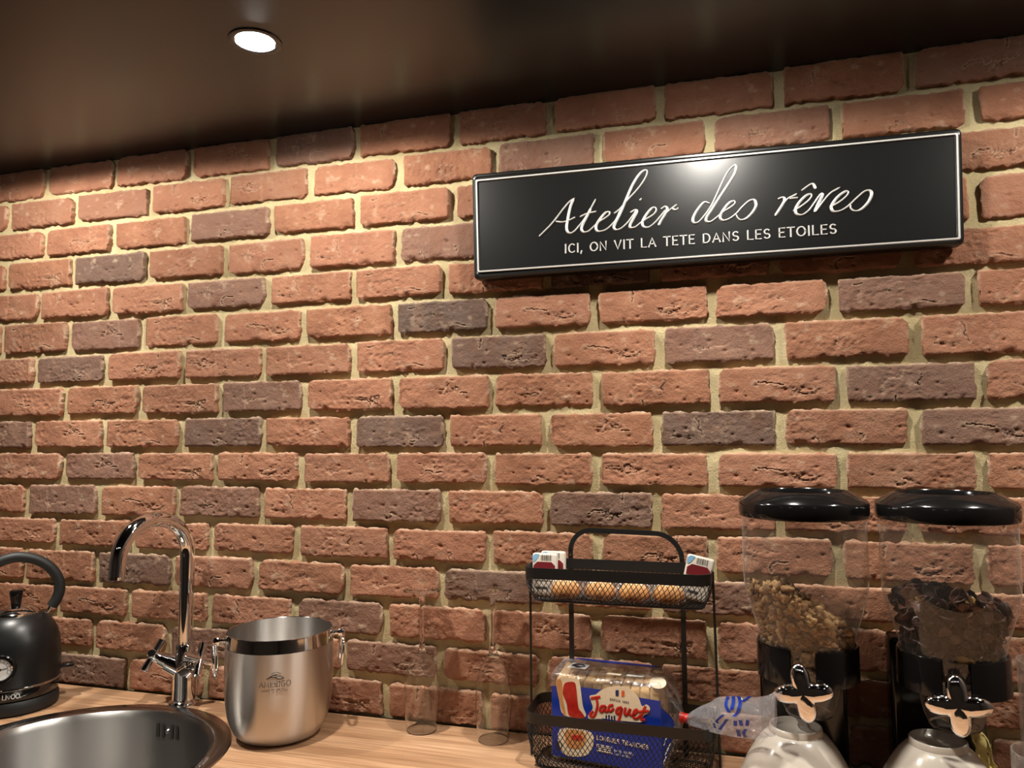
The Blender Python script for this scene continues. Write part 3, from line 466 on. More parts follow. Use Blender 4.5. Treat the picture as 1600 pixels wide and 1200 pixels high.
# ---------------------------------------------------------------- kitchen tap
FX=Vector((.4300,-.0300,0)); t=thing('kitchen_tap','chrome swan-neck tap with two cross handles behind the round sink','tap',(FX.x,FX.y,CT))
mk('base_flange',lathe([(.0285,CT+.0003),(.0285,CT+.003),(.0265,CT+.006),(.022,CT+.009),(.0195,CT+.011)],FX.xy,48),M_CHROME,t)
mk('body',lathe([(.0212,CT+.009),(.0210,CT+.035),(.0214,CT+.045),(.0220,CT+.060),(.0205,CT+.078),(.0180,CT+.088),(.0180,CT+.108),(.0168,CT+.110),(.0135,CT+.110)],FX.xy,48),M_CHROME,t)
sd=Vector((-.2,-.98,0)).normalized(); R=.0725; ZT=1.1725; path=[FX+Vector((0,0,CT+.105)),FX+Vector((0,0,1.08))]+[FX+sd*(R-R*cos(radians(q)))+Vector((0,0,ZT+R*sin(radians(q)))) for q in range(0,186,6)]
path.append(path[-1]+(path[-1]-path[-2]).normalized()*.022)
sp=mk('spout',tube(path,.0136,28),M_CHROME,t); e=path[-1]; d=(path[-1]-path[-2]).normalized()
mk('aerator',tube([e-d*.002,e+d*.003],[.0139,.0134],28),M_POL,sp)
for s in (-1,1):
    ph=radians(66); a=Vector((s*sin(ph),-cos(ph),.50)).normalized(); c0=FX+Vector((0,0,CT+.062)); hub=c0+a*.064
    arm=mk('valve_arm',tube([c0,c0+a*.024,c0+a*.036,c0+a*.0365,c0+a*.050,c0+a*.0505,c0+a*.060],[.0205,.0182,.0172,.0138,.0128,.0100,.0095],28),M_CHROME,t)
    h=Vector((-a.y*1,a.x,0)).normalized()*(1 if s<0 else -1)*-1; v=(gz-a*gz.dot(a)).normalized()
    if h.dot(Vector((.64,-.77,0)))>0: h=-h
    th=radians(24); b1=(v*cos(th)+h*sin(th)); b2=(h*-cos(th)+v*sin(th))
    hn=mk('cross_handle',tube([hub-a*.008,hub+a*.005],[.0105,.0105],20),M_CHROME,t)
    for b in (b1,b2): mk('handle_bar',tube([hub-b*.031,hub-b*.0295,hub-b*.006,hub+b*.006,hub+b*.0295,hub+b*.031],[.0064,.0078,.0068,.0068,.0078,.0064],20),M_CHROME,hn)

# ---------------------------------------------------------------- ice bucket
B=(.6888,-.1118); t=thing('ice_bucket','brushed steel ice bucket with ring handles standing right of the sink','bucket',(*B,CT))
ZR=1.0692
mk('body',lathe([(.0001,CT+.001),(.050,CT+.0005),(.058,CT+.001),(.0655,CT+.0045),(.0730,CT+.0125),(.0788,CT+.024),(.0832,CT+.038),(.0864,CT+.058),(.0882,CT+.080),(.0887,CT+.105),(.0886,CT+.130),(.0882,ZR-.0215)],B,96),M_STEEL,t)
mk('polished_band',lathe([(.0882,ZR-.0217),(.0880,ZR-.0205),(.0873,ZR-.003),(.0871,ZR-.0005),(.0864,ZR),(.0857,ZR-.0008)],B,96),M_POL,t,label='mirror polished steel band under the rim')
mk('lining',lathe([(.0857,ZR-.0008),(.0866,CT+.13),(.0862,CT+.08),(.080,CT+.036),(.066,CT+.012),(.0001,CT+.008)],B,96),M_STEEL,t)
br=Vector((.837,.547,0)); bv=Vector((.547,-.837,0)); BV=Vector((*B,0))
for s in (-1,1):
    p=BV+br*s*.0875+gz*(ZR-.014); lug=mk('ring_lug',join(tube([p-br*s*.003,p,p+br*s*.004,p+br*s*.007,p+br*s*.009,p+br*s*.0135,p+br*s*.018,p+br*s*.0205],[.0085,.0085,.0045,.0045,.0075,.0085,.0075,.003],16)),M_CHROME,t)
    q=p+br*s*.0135; c=q-gz*.0295; mk('ring_handle',tube([c+bv*(.0285*cos(u))+gz*(.0285*sin(u))+br*s*(.004-.012*(1-sin(u))*.18) for u in [2*pi*i/40 for i in range(40)]],.0024,10,closed=True),M_CHROME,lug)
la2=math.atan2(-.837,.547)
def bf(a,b,l,r=.0888):
    q=la2+(a-.0245)/r-.075; return Vector((B[0]+(r+l)*cos(q),B[1]+(r+l)*sin(q),CT+.1035+b))
tx,H=text('AMERIGO',.049,bf,.12,.105,True,.0002,.0002)
t2,H2=text('MAKE IT SPECIAL',.040,lambda a,b,l:bf(a+.0045,b-.0075,l),.16,.11,False,.0002,.0002)
sw=join(*[ribbon([tuple(p[:2]) for p in smoothline([(*q,0) for q in P],5)],w,lambda a,b,l:bf(a+.0245,b+.0115,l),.0002,.0002) for P,w in (([(-.011,.002),(-.004,.006),(.002,.0065)],.0016),([(-.013,.001),(-.006,.0035),(.001,.0025),(.006,-.0005),(.013,.0015)],.0014),([(-.002,.0035),(.006,.0045),(.0125,.0025)],.0012),([(-.006,.0085),(.002,.011),(.009,.008)],.0008))])
mk('etched_logo',join(tx,t2,sw),M_ETCH,t)

# ---------------------------------------------------------------- champagne flutes (stood upside down)
def flute(name,x,y,lab,rb,hb,ht,tilt=0):
    t=thing(name,lab,'glass',(x,y,CT),'champagne flutes stood upside down'); c=(x,y)
    z=lambda q:CT+q
    outer=[(rb*.88,z(.0005)),(rb*.95,z(.02)),(rb*1.02,z(.045)),(rb*1.04,z(.062)),(rb*1.0,z(.080)),(rb*.86,z(hb*.76)),(rb*.62,z(hb*.88)),(rb*.34,z(hb*.97)),(.0062,z(hb*1.03)),(.0045,z(hb*1.09))]
    op=[tuple(p[:2]) for p in smoothline([(r,zz,0) for r,zz in outer],4)]
    inner=[(max(r-.0009,.0001),zz) for r,zz in op if zz<z(hb*.985)]+[(.0001,z(hb*.995))]
    mk('bowl',lathe(inner[::-1]+[(op[0][0]-.0004,op[0][1]-.0004)]+op+[(.0001,op[-1][1])],c,64),M_SOLID,t,'all')
    mk('stem',lathe([(.0001,z(hb*1.0905)),(.0044,z(hb*1.0905)),(.0037,z(hb*1.2)),(.0034,z((hb+ht)/2)),(.0036,z(ht-.03)),(.005,z(ht-.012)),(.009,z(ht-.006)),(.02,z(ht-.0032)),(.0318,z(ht-.0018)),(.0325,z(ht-.0008)),(.0318,z(ht)),(.0001,z(ht))],c,48),M_SOLID,t,'all')
    return t
flute('champagne_flute',.9153,-.0325,'clear champagne flute upside down, nearer the steel bucket',.0292,.132,.235)
flute('champagne_flute',1.0463,-.0405,'clear champagne flute upside down, next to the wire basket rack',.0288,.140,.242)

# ---------------------------------------------------------------- two-tier wire rack
RX0,RX1,RY0,RY1=1.1245,1.4035,-.1375,-.032
t=thing('wire_basket_rack','black two-tier wire basket rack with a loop handle on the worktop','rack',((RX0+RX1)/2,(RY0+RY1)/2,CT))
def rrect(z,ins=0,r=.022,n=7):
    x0,x1,y0,y1=RX0+ins,RX1-ins,RY0+ins,RY1-ins; P=[]
    for cx,cy,a in ((x1-r,y1-r,0),(x0+r,y1-r,90),(x0+r,y0+r,180),(x1-r,y0+r,270)):
        for i in range(n+1):
            u=radians(a+90*i/n); P.append(Vector((cx+r*cos(u),cy+r*sin(u),z)))
    return P
def band(z0,z1,ins0,ins1,th):
    A=rrect(z0,ins0);Bq=rrect(z1,ins1);Cq=rrect(z1,ins1+th);D=rrect(z0,ins0+th); n=len(A); V=[tuple(p) for L in (A,Bq,Cq,D) for p in L]
    return V,[(k*n+i,k*n+(i+1)%n,((k+1)%4)*n+(i+1)%n,((k+1)%4)*n+i) for k in range(4) for i in range(n)]
def resample(P,n):
    P=[Vector(p) for p in P]+[Vector(P[0])]; L=[0]
    for a,b in zip(P[:-1],P[1:]): L.append(L[-1]+(b-a).length)
    out=[];k=0
    for i in range(n):
        s=L[-1]*i/n
        while L[k+1]<s: k+=1
        f=(s-L[k])/(L[k+1]-L[k]); out.append(P[k].lerp(P[k+1],f))
    return out
def basket(zt,zb,name,bh):
    b=mk(name,band(zt-bh,zt,.0004,0,.0016),M_WIRE,t); n=192; rows_=max(5,int(round((zt-bh-zb)/.0056))); ring=[]
    for j in range(rows_+1):
        f=j/rows_; z=zt-bh+.001-(zt-bh+.001-zb)*f; ins=.001+.012*f**2.2; ring.append(resample(rrect(z,ins,.022),n))
    V=[];F=[]
    def seg(p,q,w):
        d=(q-p).normalized(); u=d.cross(gz); u=u.normalized() if u.length>1e-6 else Vector((1,0,0)); v=d.cross(u); k=len(V)
        for e in (p,q):
            for a_,b_ in ((1,0),(-.5,.87),(-.5,-.87)): V.append(tuple(e+(u*a_+v*b_)*w))
        for i in range(3): F.append((k+i,k+(i+1)%3,k+3+(i+1)%3,k+3+i))
    for j in range(rows_):
        for i in range(0,n,2):
            o=(i+(j%2))%n; seg(ring[j][o],ring[j+1][(o+1)%n],.00062); seg(ring[j][o],ring[j+1][(o-1)%n],.00062)
    mk('wire_mesh',(V,F),M_WIRE,b,False,kind='stuff')
    V.clear();F.clear(); x0,x1,y0,y1=RX0+.014,RX1-.014,RY0+.014,RY1-.014; s=.0075; m=int((x1-x0)/s); hgt=y1-y0
    for i in range(-int(hgt/s),m+1):
        for sg in (1,-1):
            pa=[x0+i*s,y0]; pb=[x0+i*s+hgt,y1]
            if pa[0]<x0: pa=[x0,y0+(x0-pa[0])]
            if pb[0]>x1: pb=[x1,y1-(pb[0]-x1)]
            if pb[0]<=pa[0]: continue
            if sg<0: pa[0],pb[0]=x0+x1-pa[0],x0+x1-pb[0]
            seg(Vector((*pa,zb+.0006)),Vector((*pb,zb+.0006)),.0007)
    mk('wire_floor',(list(V),list(F)),M_WIRE,b,False,kind='stuff'); mk('bottom_rod',tube(rrect(zb+.0008,.0125,.02),.0017,8,closed=True),M_WIRE,b)
    return b
UB=basket(1.193,1.1415,'upper_basket',.0165); LB=basket(.978,CT+.0022,'lower_basket',.0155)
PX0,PX1,PY=1.1772,1.3555,-.0305; pth=[(PX0,PY,CT+.004),(PX0,PY,1.195)]+[(PX0+.034-.034*cos(radians(q)),PY,1.205+.034*sin(radians(q))) for q in range(0,91,10)]+[(PX1-.042+.042*sin(radians(q)),PY,1.195+.042*cos(radians(q))) for q in range(0,91,10)]+[(PX1,PY,1.18),(PX1,PY,CT+.004)]
def flatbar(P,w,th):
    P=[Vector(p) for p in P]; V=[];n=len(P)
    for i in range(n):
        d=(P[min(i+1,n-1)]-P[max(i-1,0)]).normalized(); nn=Vector((-d.z,0,d.x))*w/2; y=Vector((0,th/2,0))
        V+= [tuple(P[i]+nn-y),tuple(P[i]+nn+y),tuple(P[i]-nn+y),tuple(P[i]-nn-y)]
    return V,[(i*4+k,i*4+(k+1)%4,(i+1)*4+(k+1)%4,(i+1)*4+k) for i in range(n-1) for k in range(4)]
mk('loop_handle_frame',flatbar(pth,.0076,.003),M_WIRE,t,20)
for px in (PX0,PX1):
    for z in (1.1985,1.208): mk('rivet',xf(tube([(0,0,0),(0,-.0012,0)],.0016,10),Matrix.Translation((px,PY-.0014,z))),M_CHROME if z<1.2 else M_BLACK,t)
for x,xb in ((RX0-.0012,RX0-.001),(RX1+.0002,RX1+.0045)): mk('side_rod',tube([(x,-.085,1.19),(xb,-.085,CT+.002)],.0019,8),M_WIRE,t)

# cakes and jam portions in the upper basket
ZU=1.1428
for i,(x,y,w,rz,lab) in enumerate([(1.1850,-.103,.0235,.2,'golden sponge cake in clear wrapper, first from the rack\'s left end'),(1.2385,-.101,.0240,-.15,'golden sponge cake in clear wrapper, second from the rack\'s left end'),(1.2900,-.104,.0235,.1,'golden sponge cake in clear wrapper, third from the rack\'s left end'),(1.3400,-.102,.0240,-.1,'golden sponge cake in clear wrapper, last before the tilted portion pack')]):
    c=thing('sponge_cake',lab,'cake',(x,y,ZU),'wrapped sponge cakes in the upper basket'); V=[];F=[];n=28;m=12
    for j in range(m+1):
        p=-pi/2+pi*j/m
        for k in range(n):
            q=2*pi*k/n; rr=1+.05*cos(9*q)*(p<0)+.14*float(vnoise([cos(q)*1.6+i*5],[sin(q)*1.6+p],31)[0]); zz=sin(p); X=w*cos(p)*cos(q)*rr; Yq=.0155*cos(p)*sin(q)*rr
            Z=(.0235*zz**.9 if zz>0 else .0085*zz)*(1 if zz<=0 else 1-.25*(X/w)**2); V.append(Vector((X,Yq,Z+.0095)))
        if j<m:
            for k in range(n): F.append((j*n+k,j*n+(k+1)%n,(j+1)*n+(k+1)%n,(j+1)*n+k))
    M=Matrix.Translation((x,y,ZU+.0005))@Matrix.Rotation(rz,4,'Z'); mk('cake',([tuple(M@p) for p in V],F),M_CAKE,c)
    # wrapper: pillow pouch with crimped ends
    V=[];F=[];nu=17;nv=20
    for a_ in range(nu):
        u=-1+2*a_/(nu-1); f=max(0,1-abs(u)**6)
        for b_ in range(nv):
            q=2*pi*b_/nv; r1=.0168*f+.0125*(1-f)*abs(cos(q)); zz=.0175*sin(q)*f**.6+.0006*sin(q); V.append(tuple(M@Vector((u*.0285,r1*cos(q)*(1 if f else 1),zz+.0170+.0012*vnoise([u*9],[q*2],i)[0]))))
    F=[(a_*nv+b_,a_*nv+(b_+1)%nv,(a_+1)*nv+(b_+1)%nv,(a_+1)*nv+b_) for a_ in range(nu-1) for b_ in range(nv)]; mk('wrapper',(V,F),M_FILM,c,'all')
def portion(x,y,rz,roll,lab,z=ZU+.0012):
    p=thing('portion_pack',lab,'food pack',(x,y,z),'white portion packs in the upper basket'); W,Hh=.0405,.0650
    M=Matrix.Translation((x,y,z))@Matrix.Rotation(rz,4,'Z')@Matrix.Rotation(roll,4,'Y')@Matrix.Rotation(radians(-5),4,'X')
    mk('tray',xf(box((0,.006,Hh/2),(W,.011,Hh),.004),M),M_WHITE,p); f=lambda a,b,l:M@Vector((a,.0004-l,b))
    mk('corner_print',xf(prism([Vector((-W/2+.001,.0003,Hh-.006)),Vector((-W/2+.005,.0003,Hh-.0015)),Vector((-W/2+.012,.0003,Hh-.0015)),Vector((-W/2+.009,.0003,Hh-.008)),Vector((-W/2+.004,.0003,Hh-.014)),Vector((-W/2+.001,.0003,Hh-.012))],Vector((0,-.0003,0))),M),M_LBLUE,p,False,label='light blue printed corner')
    mk('barcode',join(*[ribbon([(-.005+.0017*i,Hh-.011),(-.005+.0017*i,Hh-.003)],[.0006,.001,.0005,.0009,.0005,.0012,.0006,.0008,.0005,.001][i],f,.0002,.0002) for i in range(10)]),M_INK,p,False)
    mk('jam_panel',xf(prism([Vector((-W/2+.003,.0003,.036)),Vector((W/2-.003,.0003,.036)),Vector((W/2-.003,.0003,.046)),Vector((W/2-.009,.0003,Hh-.0135)),Vector((-W/2+.009,.0003,Hh-.0135)),Vector((-W/2+.003,.0003,.046))],Vector((0,-.0003,0))),M),M_JAM,p,False,label='dark red printed panel')
    mk('small_print',join(*[ribbon([(-.014,.032-.003*i),(.010+.003*(i%2),.032-.003*i)],.0009,f,.0002,.0002) for i in range(4)],ribbon([(-.012,.012),(.004,.012)],.004,f,.0002,.0002)),M_ETCH,p,False)
portion(1.1485,-.097,0,0,'white portion pack standing at the rack\'s left end, front of two'); portion(1.1575,-.079,0,0,'white portion pack at the rack\'s left end, tucked behind another',ZU+.0022); portion(1.3745,-.094,0,radians(12),'white portion pack tilted at the right end of the upper basket',ZU+.0055)

# ---------------------------------------------------------------- sliced bread
pl=Vector((1.163,-.095,0)); pr_=Vector((1.327,-.118,0)); bd=(pr_-pl).normalized(); bn=Vector((-bd.y,bd.x,0)); BZ=CT+.0045
t=thing('sliced_bread','bag of sliced white bread with a blue printed front in the lower basket','bread',tuple(pl+Vector((0,0,BZ))))
def bt(s): return 1.0215+.002*s/.166        # top of the front edge
for i in range(11):
    s=.0015+.0147*i; zt=bt(s)-.003+.0015*random.Random(i).uniform(-1,1); dep=.060; P=[]
    for cx,cz,a0 in ((.009,BZ+.011,180),(dep-.009,BZ+.011,270),(dep-.012,zt+.002,0),(.012,zt-.008,90)):
        for q in range(6):
            u=radians(a0+18*q); P.append(((cx+.009*cos(u)),cz+.009*sin(u)))
    ds=.0138; V=[];n=len(P)
    for ss,sh in ((0,.0012),(.0018,0),(ds-.0018,0),(ds,.0012)):
        for d,z in P:
            dd=.03+(d-.03)*(1-sh*30); zz=(BZ+zt)/2+(z-(BZ+zt)/2)*(1-sh*18); V.append(tuple(pl+bd*(s+ss)+bn*(.0025+dd)+gz*zz))
    F=[tuple(range(n)),tuple(range(4*n-1,3*n-1,-1))]+[(k*n+j,k*n+(j+1)%n,(k+1)*n+(j+1)%n,(k+1)*n+j) for k in range(3) for j in range(n)]
    mk('bread_slice',(V,F),M_CRUMB,t)
tie=Vector((1.3597,-.098,.980))
def bagring(s,ins,f):
    zt=bt(max(0,min(s,.166))); P=[]; c=None
    for cx,cz,a0,r in ((.006,BZ+.007,180,.008),(.060,BZ+.007,270,.008),(.056,zt+.003,0,.010),(.010,zt-.004,90,.012)):
        for q in range(7):
            u=radians(a0+15*q); P.append(pl+bd*s+bn*(cx+(r+.0)*cos(u))+gz*(cz+r*sin(u)))
    c=tie; return [p.lerp(c,f)+ (tie-p).normalized()*0 for p in P]
R_=[bagring(-.004,0,.0),bagring(.0,0,0),bagring(.05,0,0),bagring(.10,0,0),bagring(.150,0,0),bagring(.164,0,0),bagring(.166,0,.2),bagring(.166,0,.45),bagring(.166,0,.7),bagring(.166,0,.9),bagring(.166,0,.955)]
n=len(R_[0]); V=[];rz=random.Random(3)
for k,L in enumerate(R_):
    for p in L:
        j=Vector((rz.uniform(-1,1),rz.uniform(-1,1),rz.uniform(-1,1)))*(.0006 if k<6 else .0022 if k<9 else .0008); V.append(tuple(p+j))
F=[tuple(range(n))]+[(k*n+j,k*n+(j+1)%n,(k+1)*n+(j+1)%n,(k+1)*n+j) for k in range(len(R_)-1) for j in range(n)]
mk('bag',(V,F),M_FILM,t,'all')
def fr(s,z,l=0): return pl+bd*s+bn*(-.0032-l)+gz*z
pr=thing and None
def shape(name,P,mat,l,parent,label=None,sm=0):
    Q=[tuple(p[:2]) for p in smoothline([(*q,0) for q in P],4,True)] if sm else P
    return mk(name,prism([fr(a,b,l) for a,b in Q],bn*-.0002),mat,parent,False,label=label)
bz0=BREAD['bluebot'][0][1]
bp=shape('blue_front_print',[(-.003,1.0085),(.0424,1.0125),(.0805,1.0128),(.1305,1.0090),(.1665,1.0080),(.1665,.922),(.1665,BZ+.006),(.10,BZ+.006),(-.003,BZ+.006)],M_BLUE,0,t,'glossy blue printed front')
shape('slice_print',BREAD['ham_out'],M_CREAM,.0004,bp,sm=1); shape('crust_print',[(.0055,1.0140),(.0105,1.0205),(.0145,1.0150),(.0150,.995),(.0200,.970),(.0165,.9685),(.0100,.989)],M_TOAST,.0007,bp,sm=1); shape('ham_print',BREAD['ham'],M_HAM,.0008,bp,sm=1)
shape('badge',BREAD['badge'],M_CREAM,.0006,bp,sm=1); shape('flag_blue',BREAD['flag_b'],M_NAVY,.0010,bp); shape('flag_red',BREAD['flag_r'],M_ORANGE,.0010,bp)
ff=lambda a,b,l:fr(a,b,l)
mk('brand_lettering',join(*[ribbon([tuple(p[:2]) for p in smoothline([(*q,0) for q in s],5)],.0040,ff,.0011,.0003) for s in JACQ]),M_RED,bp,label='red script lettering')
tx,H=text('DEPUIS 1880',.029,lambda a,b,l:fr(.0905+a,.9995+b-.05*a,l),.3,.16,lift=.0009,h=.0002); mk('year_lettering',tx,M_NAVY,bp,False)
mk('mill_print',join(*[ribbon([(.0845+.0042*i,.972),(.0845+.0042*i,.976+.001*(i%2))],.0026,ff,.0009,.0002) for i in range(4)],ribbon([(.078,.9715),(.112,.9705)],.0008,ff,.0009,.0002)),M_NAVY,bp,False)
shape('toast_print',BREAD['slice2'],M_CREAM,.0004,bp,sm=1); shape('yellow_slice_print',[(.020,.945),(.050,.946),(.046,.925),(.024,.922)],M_TOAST,.0007,bp,sm=1); shape('red_stripe_print',[(.030,.940),(.045,.941),(.044,.935),(.031,.934)],M_RED,.0010,bp,sm=1)
tx,H=text('LONGUES TRANCHES',.079,lambda a,b,l:fr(.0690+a,.9395-.03*a+b*1.0,l),.14,.2,lift=.0006,h=.0002); mk('range_lettering',tx,M_CREAM,bp,False)
mk('nutrition_box',join(ribbon([(.0690,.9325),(.0925,.9318),(.0925,.9225),(.0690,.9232),(.0690,.9325)],.0008,ff,.0006,.0002),*[ribbon([(.0715,.930-.0028*i),(.0900,.9295-.0028*i)],.0012,ff,.0006,.0002) for i in range(3)]),M_CREAM,bp,False)
tx,H=text('SANS SUCRES',.030,lambda a,b,l:fr(.0955+a,.9265-.03*a+b,l),.2,.16,lift=.0006,h=.0002); t2,H=text('SANS AROME',.026,lambda a,b,l:fr(.0955+a,.9215-.03*a+b,l),.2,.16,lift=.0006,h=.0002); mk('claims_lettering',join(tx,t2),M_WHITEINK,bp,False)
mk('recycling_mark',join(ribbon(arc(.0085,.9215,.0045,.0055,0,360,16),.0022,ff,.0005,.0002),ribbon([(.0070,.919),(.0085,.925),(.0100,.919)],.001,ff,.0007,.0002)),M_INK,bp,False)
def topf(s,d,l=0): return pl+bd*s+bn*d+gz*(bt(s)+.0078+.0055*(d-.01)/.046+l)
def topshape(name,P,mat,parent,l=.0012,label=None): return mk(name,prism([topf(a,b,l) for a,b in P],gz*.0002),mat,parent,False,label=label)
topshape('blue_crest_sticker',[(.014,.020),(.044,.020),(.046,.040),(.017,.041)],M_WHITEINK,t); mk('crest_print',ribbon([(.020,.030),(.026,.036),(.034,.036),(.040,.030),(.030,.025),(.021,.031)],.004,lambda a,b,l:topf(a,b,l),.0018,.0003),M_NAVY,t,False)
topshape('pale_strip_label',[(.080,.012),(.102,.012),(.103,.018),(.081,.018)],M_CREAM,t); topshape('green_strip_label',[(.110,.012),(.136,.012),(.137,.019),(.111,.019)],M_WHITEINK,t)
topshape('blue_top_fold',[(.010,.055),(.020,.060),(.155,.060),(.150,.054),(.060,.052)],M_BLUE,t,.0015,'folded blue top seam')
mk('round_seal',join(prism([pl+bd*(.160+.0125*cos(2*pi*i/20))+bn*(.003+.008*abs(0)+.006*(1+sin(2*pi*i/20)))+gz*(bt(.160)+.0060+.0068*sin(2*pi*i/20)) for i in range(20)],Vector((0,-.0006,.0006)))),M_CREAM,t,False,label='round cream seal')
q0=fr(.166,.955)+bn*.018; E_=[fr(.1668,1.000),fr(.1668,.968),fr(.1668,BZ+.012),fr(.1668,BZ+.012).lerp(tie,.25),q0.lerp(tie,.62)+bn*-.004,fr(.1668,.985).lerp(tie,.45)]
mk('end_print',prism(E_,-bn*.0004),M_BLUE,t,False,label='blue printed bag end folding to the tie')
mk('end_lettering',join(*[ribbon([(a,b),(a+.004,b+.010)],.0016,lambda a,b,l:fr(.1668,.93).lerp(tie,.0)+bd*a+gz*b+bn*(-.002-l),.0006,.0002) for a,b in ((.003,-.008),(.006,.004),(.004,.018),(.0095,.012))]),M_WHITEINK,t,False)
mk('red_tie',tube([tie-(tie-fr(.166,.975)-bn*.03).normalized()*.006,tie,tie+Vector((.004,-.001,-.001))],[.0085,.0062,.0075],16,caps=False),M_TIE,t,label='red tape tie')
# bag tail beyond the tie
TT=[Vector(p) for p in TAIL_TOP]; TB=[Vector(p) for p in TAIL_BOT]
def tail(u,v,side=0.):
    x=u*(len(TT)-1); i=min(int(x),len(TT)-2); f=x-i; a=TT[i].lerp(TT[i+1],f); b=TB[i].lerp(TB[i+1],f); p=a.lerp(b,v)
    bul=(.005+.012*min(1,u*2.5))*math.sin(pi*min(1,max(0,v)))*side; cr=.006*min(1,u*4)*float(fbm([u*5+side*3],[v*4],77,3)[0]); return p+Vector((-.25,-1,0))*(bul+cr)
for sd_,nm in ((.5,'bag_tail'),(-.5,'bag_tail')):
    nu,nv=40,16; V=[tuple(tail(a_/(nu-1),b_/(nv-1),sd_)) for a_ in range(nu) for b_ in range(nv)]
    mk(nm,(V,[(a_*nv+b_,a_*nv+b_+1,(a_+1)*nv+b_+1,(a_+1)*nv+b_) for a_ in range(nu-1) for b_ in range(nv-1)]),M_TAIL,t,'all',label='crinkled clear bag end with blue lettering' if sd_>0 else None)
mk('tail_lettering',join(*[ribbon([tuple(p[:2]) for p in smoothline([(*q,0) for q in s],6)],.030,lambda a,b,l:tail(a,b,.5)+Vector((-.25,-1,0))*(.0008+l),0,.0001) for s in TAIL_PRINT]),M_BLUE,t,'all')

# ---------------------------------------------------------------- cereal dispensers
DPX=((1.5277,-.14),(1.7033,-.14)); fa=radians(-90-9); FD=Vector((cos(fa),sin(fa),0)); FR=Vector((-sin(fa),cos(fa),0))
KROLL=(10,4)
def dispenser(c,lab,roll):
    t=thing('cereal_dispenser',lab,'dispenser',(*c,CT),'cereal dispensers against the brick wall'); C0=Vector((*c,0))
    mk('lid',lathe([(.0775,1.2835),(.0812,1.2795),(.0835,1.2805),(.0846,1.2840),(.0846,1.2985),(.0828,1.3020),(.0625,1.3140),(.0605,1.3148),(.0590,1.3130),(.0575,1.2990),(.0555,1.2975),(.0001,1.2975)],c,80),M_GLOSSB,t)
    jar=mk('jar',lathe([(.0808,1.2825),(.0806,1.245),(.0808,1.2435),(.0806,1.200),(.0796,1.186),(.0772,1.173),(.0728,1.157),(.0668,1.139),(.0618,1.121),(.0605,1.112),(.0600,1.100),(.052,1.078),(.040,1.066)],c,80),M_ACRYL,t,'all')
    g=radians(14); mk('collar',lathe([(.0612,1.066),(.0655,1.0665),(.0650,1.1105),(.0640,1.1125),(.0618,1.1120),(.0612,1.066)],c,64,fa+g,fa-g+2*pi),M_GLOSSB,t)
    mk('stand_post',join(box((c[0]-.002,-.043,(CT+1.106)/2),(.118,.042,1.106-CT),.006)),M_GLOSSB,t)
    mk('stand_foot',box((c[0]-.002,-.0455,CT+.006),(.122,.049,.012),.004),M_GLOSSB,t)
    mk('chute',lathe([(.0400,1.072),(.0395,1.058),(.0385,1.046),(.0350,1.030),(.0300,1.0185),(.0285,1.0165)],c,48),M_ACRYL,t,'all')
    mk('chute_ring',lathe([(.0290,1.0185),(.0302,1.0175),(.0296,1.0160),(.0280,1.0162)],c,48),M_SOLID,t,'all')
    hub=C0+FD*.069+gz*1.0625; rt=Matrix.Rotation(radians(roll),3,FD); ax=rt@FR; ay=rt@gz
    kn=mk('knob',knob(hub,ax,ay),M_CHROME,t,'all',label='chrome four-lobed turning knob'); mk('knob_shaft',tube([C0+FD*.030+gz*1.0625,hub+FD*-.002],.0055,14),M_GLOSSB,kn)
def knob(hub,ax,ay):
    n=96; prof=[(.0,.0078),(.4,.0077),(.65,.0071),(.85,.0052),(.96,.0025),(1.,.0),(.97,-.0022),(.8,-.003),(.0,-.003)]; V=[];k=len(prof)
    for i in range(n):
        u=2*pi*i/n; r=.0180+.0190*abs(cos(2*u))**1.7
        for f,h in prof: V.append(tuple(hub+(ax*cos(u)+ay*sin(u))*(r*max(f,.002))+FD*h))
    return V,[(i*k+q,((i+1)%n)*k+q,((i+1)%n)*k+q+1,i*k+q+1) for i in range(n) for q in range(k-1)]
dispenser(DPX[0],'black-lidded cereal dispenser holding golden granola beside the wire rack',KROLL[0]); dispenser(DPX[1],'black-lidded cereal dispenser holding chocolate flakes near the frame edge',KROLL[1])
def jr(z):
    P=[(.0808,1.272),(.0806,1.200),(.0796,1.186),(.0772,1.173),(.0728,1.157),(.0668,1.139),(.0618,1.121),(.0605,1.112),(.0600,1.100),(.052,1.078),(.040,1.066)]
    return float(np.interp(z,[p[1] for p in P][::-1],[p[0] for p in P][::-1]))
def ico(sub):
    bm=bmesh.new(); bmesh.ops.create_icosphere(bm,subdivisions=sub,radius=1); bm.verts.index_update(); r=(np.array([v.co[:] for v in bm.verts]),[tuple(v.index for v in f.verts) for f in bm.faces]); bm.free(); return r
def fill(c,top,rmin,rmax,count,seed,maker,margin):
    rz=random.Random(seed); V=[];F=[];T=[]; k=0; tries=0
    while k<count and tries<count*60:
        tries+=1; a=rz.uniform(0,2*pi); rr=math.sqrt(rz.random()); z=rz.uniform(1.072,1.215); s=rz.uniform(rmin,rmax); R=jr(z)-s-margin
        x,y=rr*R*cos(a),rr*R*sin(a); zt=top(x,y)+rz.uniform(-.004,.004)
        if z>zt or R<.01: continue
        if rr<.72 and z<zt-.016: continue
        g,tt=maker(rz,s); n0=len(V); P=g[0]+np.array([c[0]+x,c[1]+y,z]); V+=P.tolist(); F+=[tuple(i+n0 for i in q) for q in g[1]]; T+=[tt]*len(P); k+=1
    return (V,F),T
I1,I2=ico(1),ico(2)
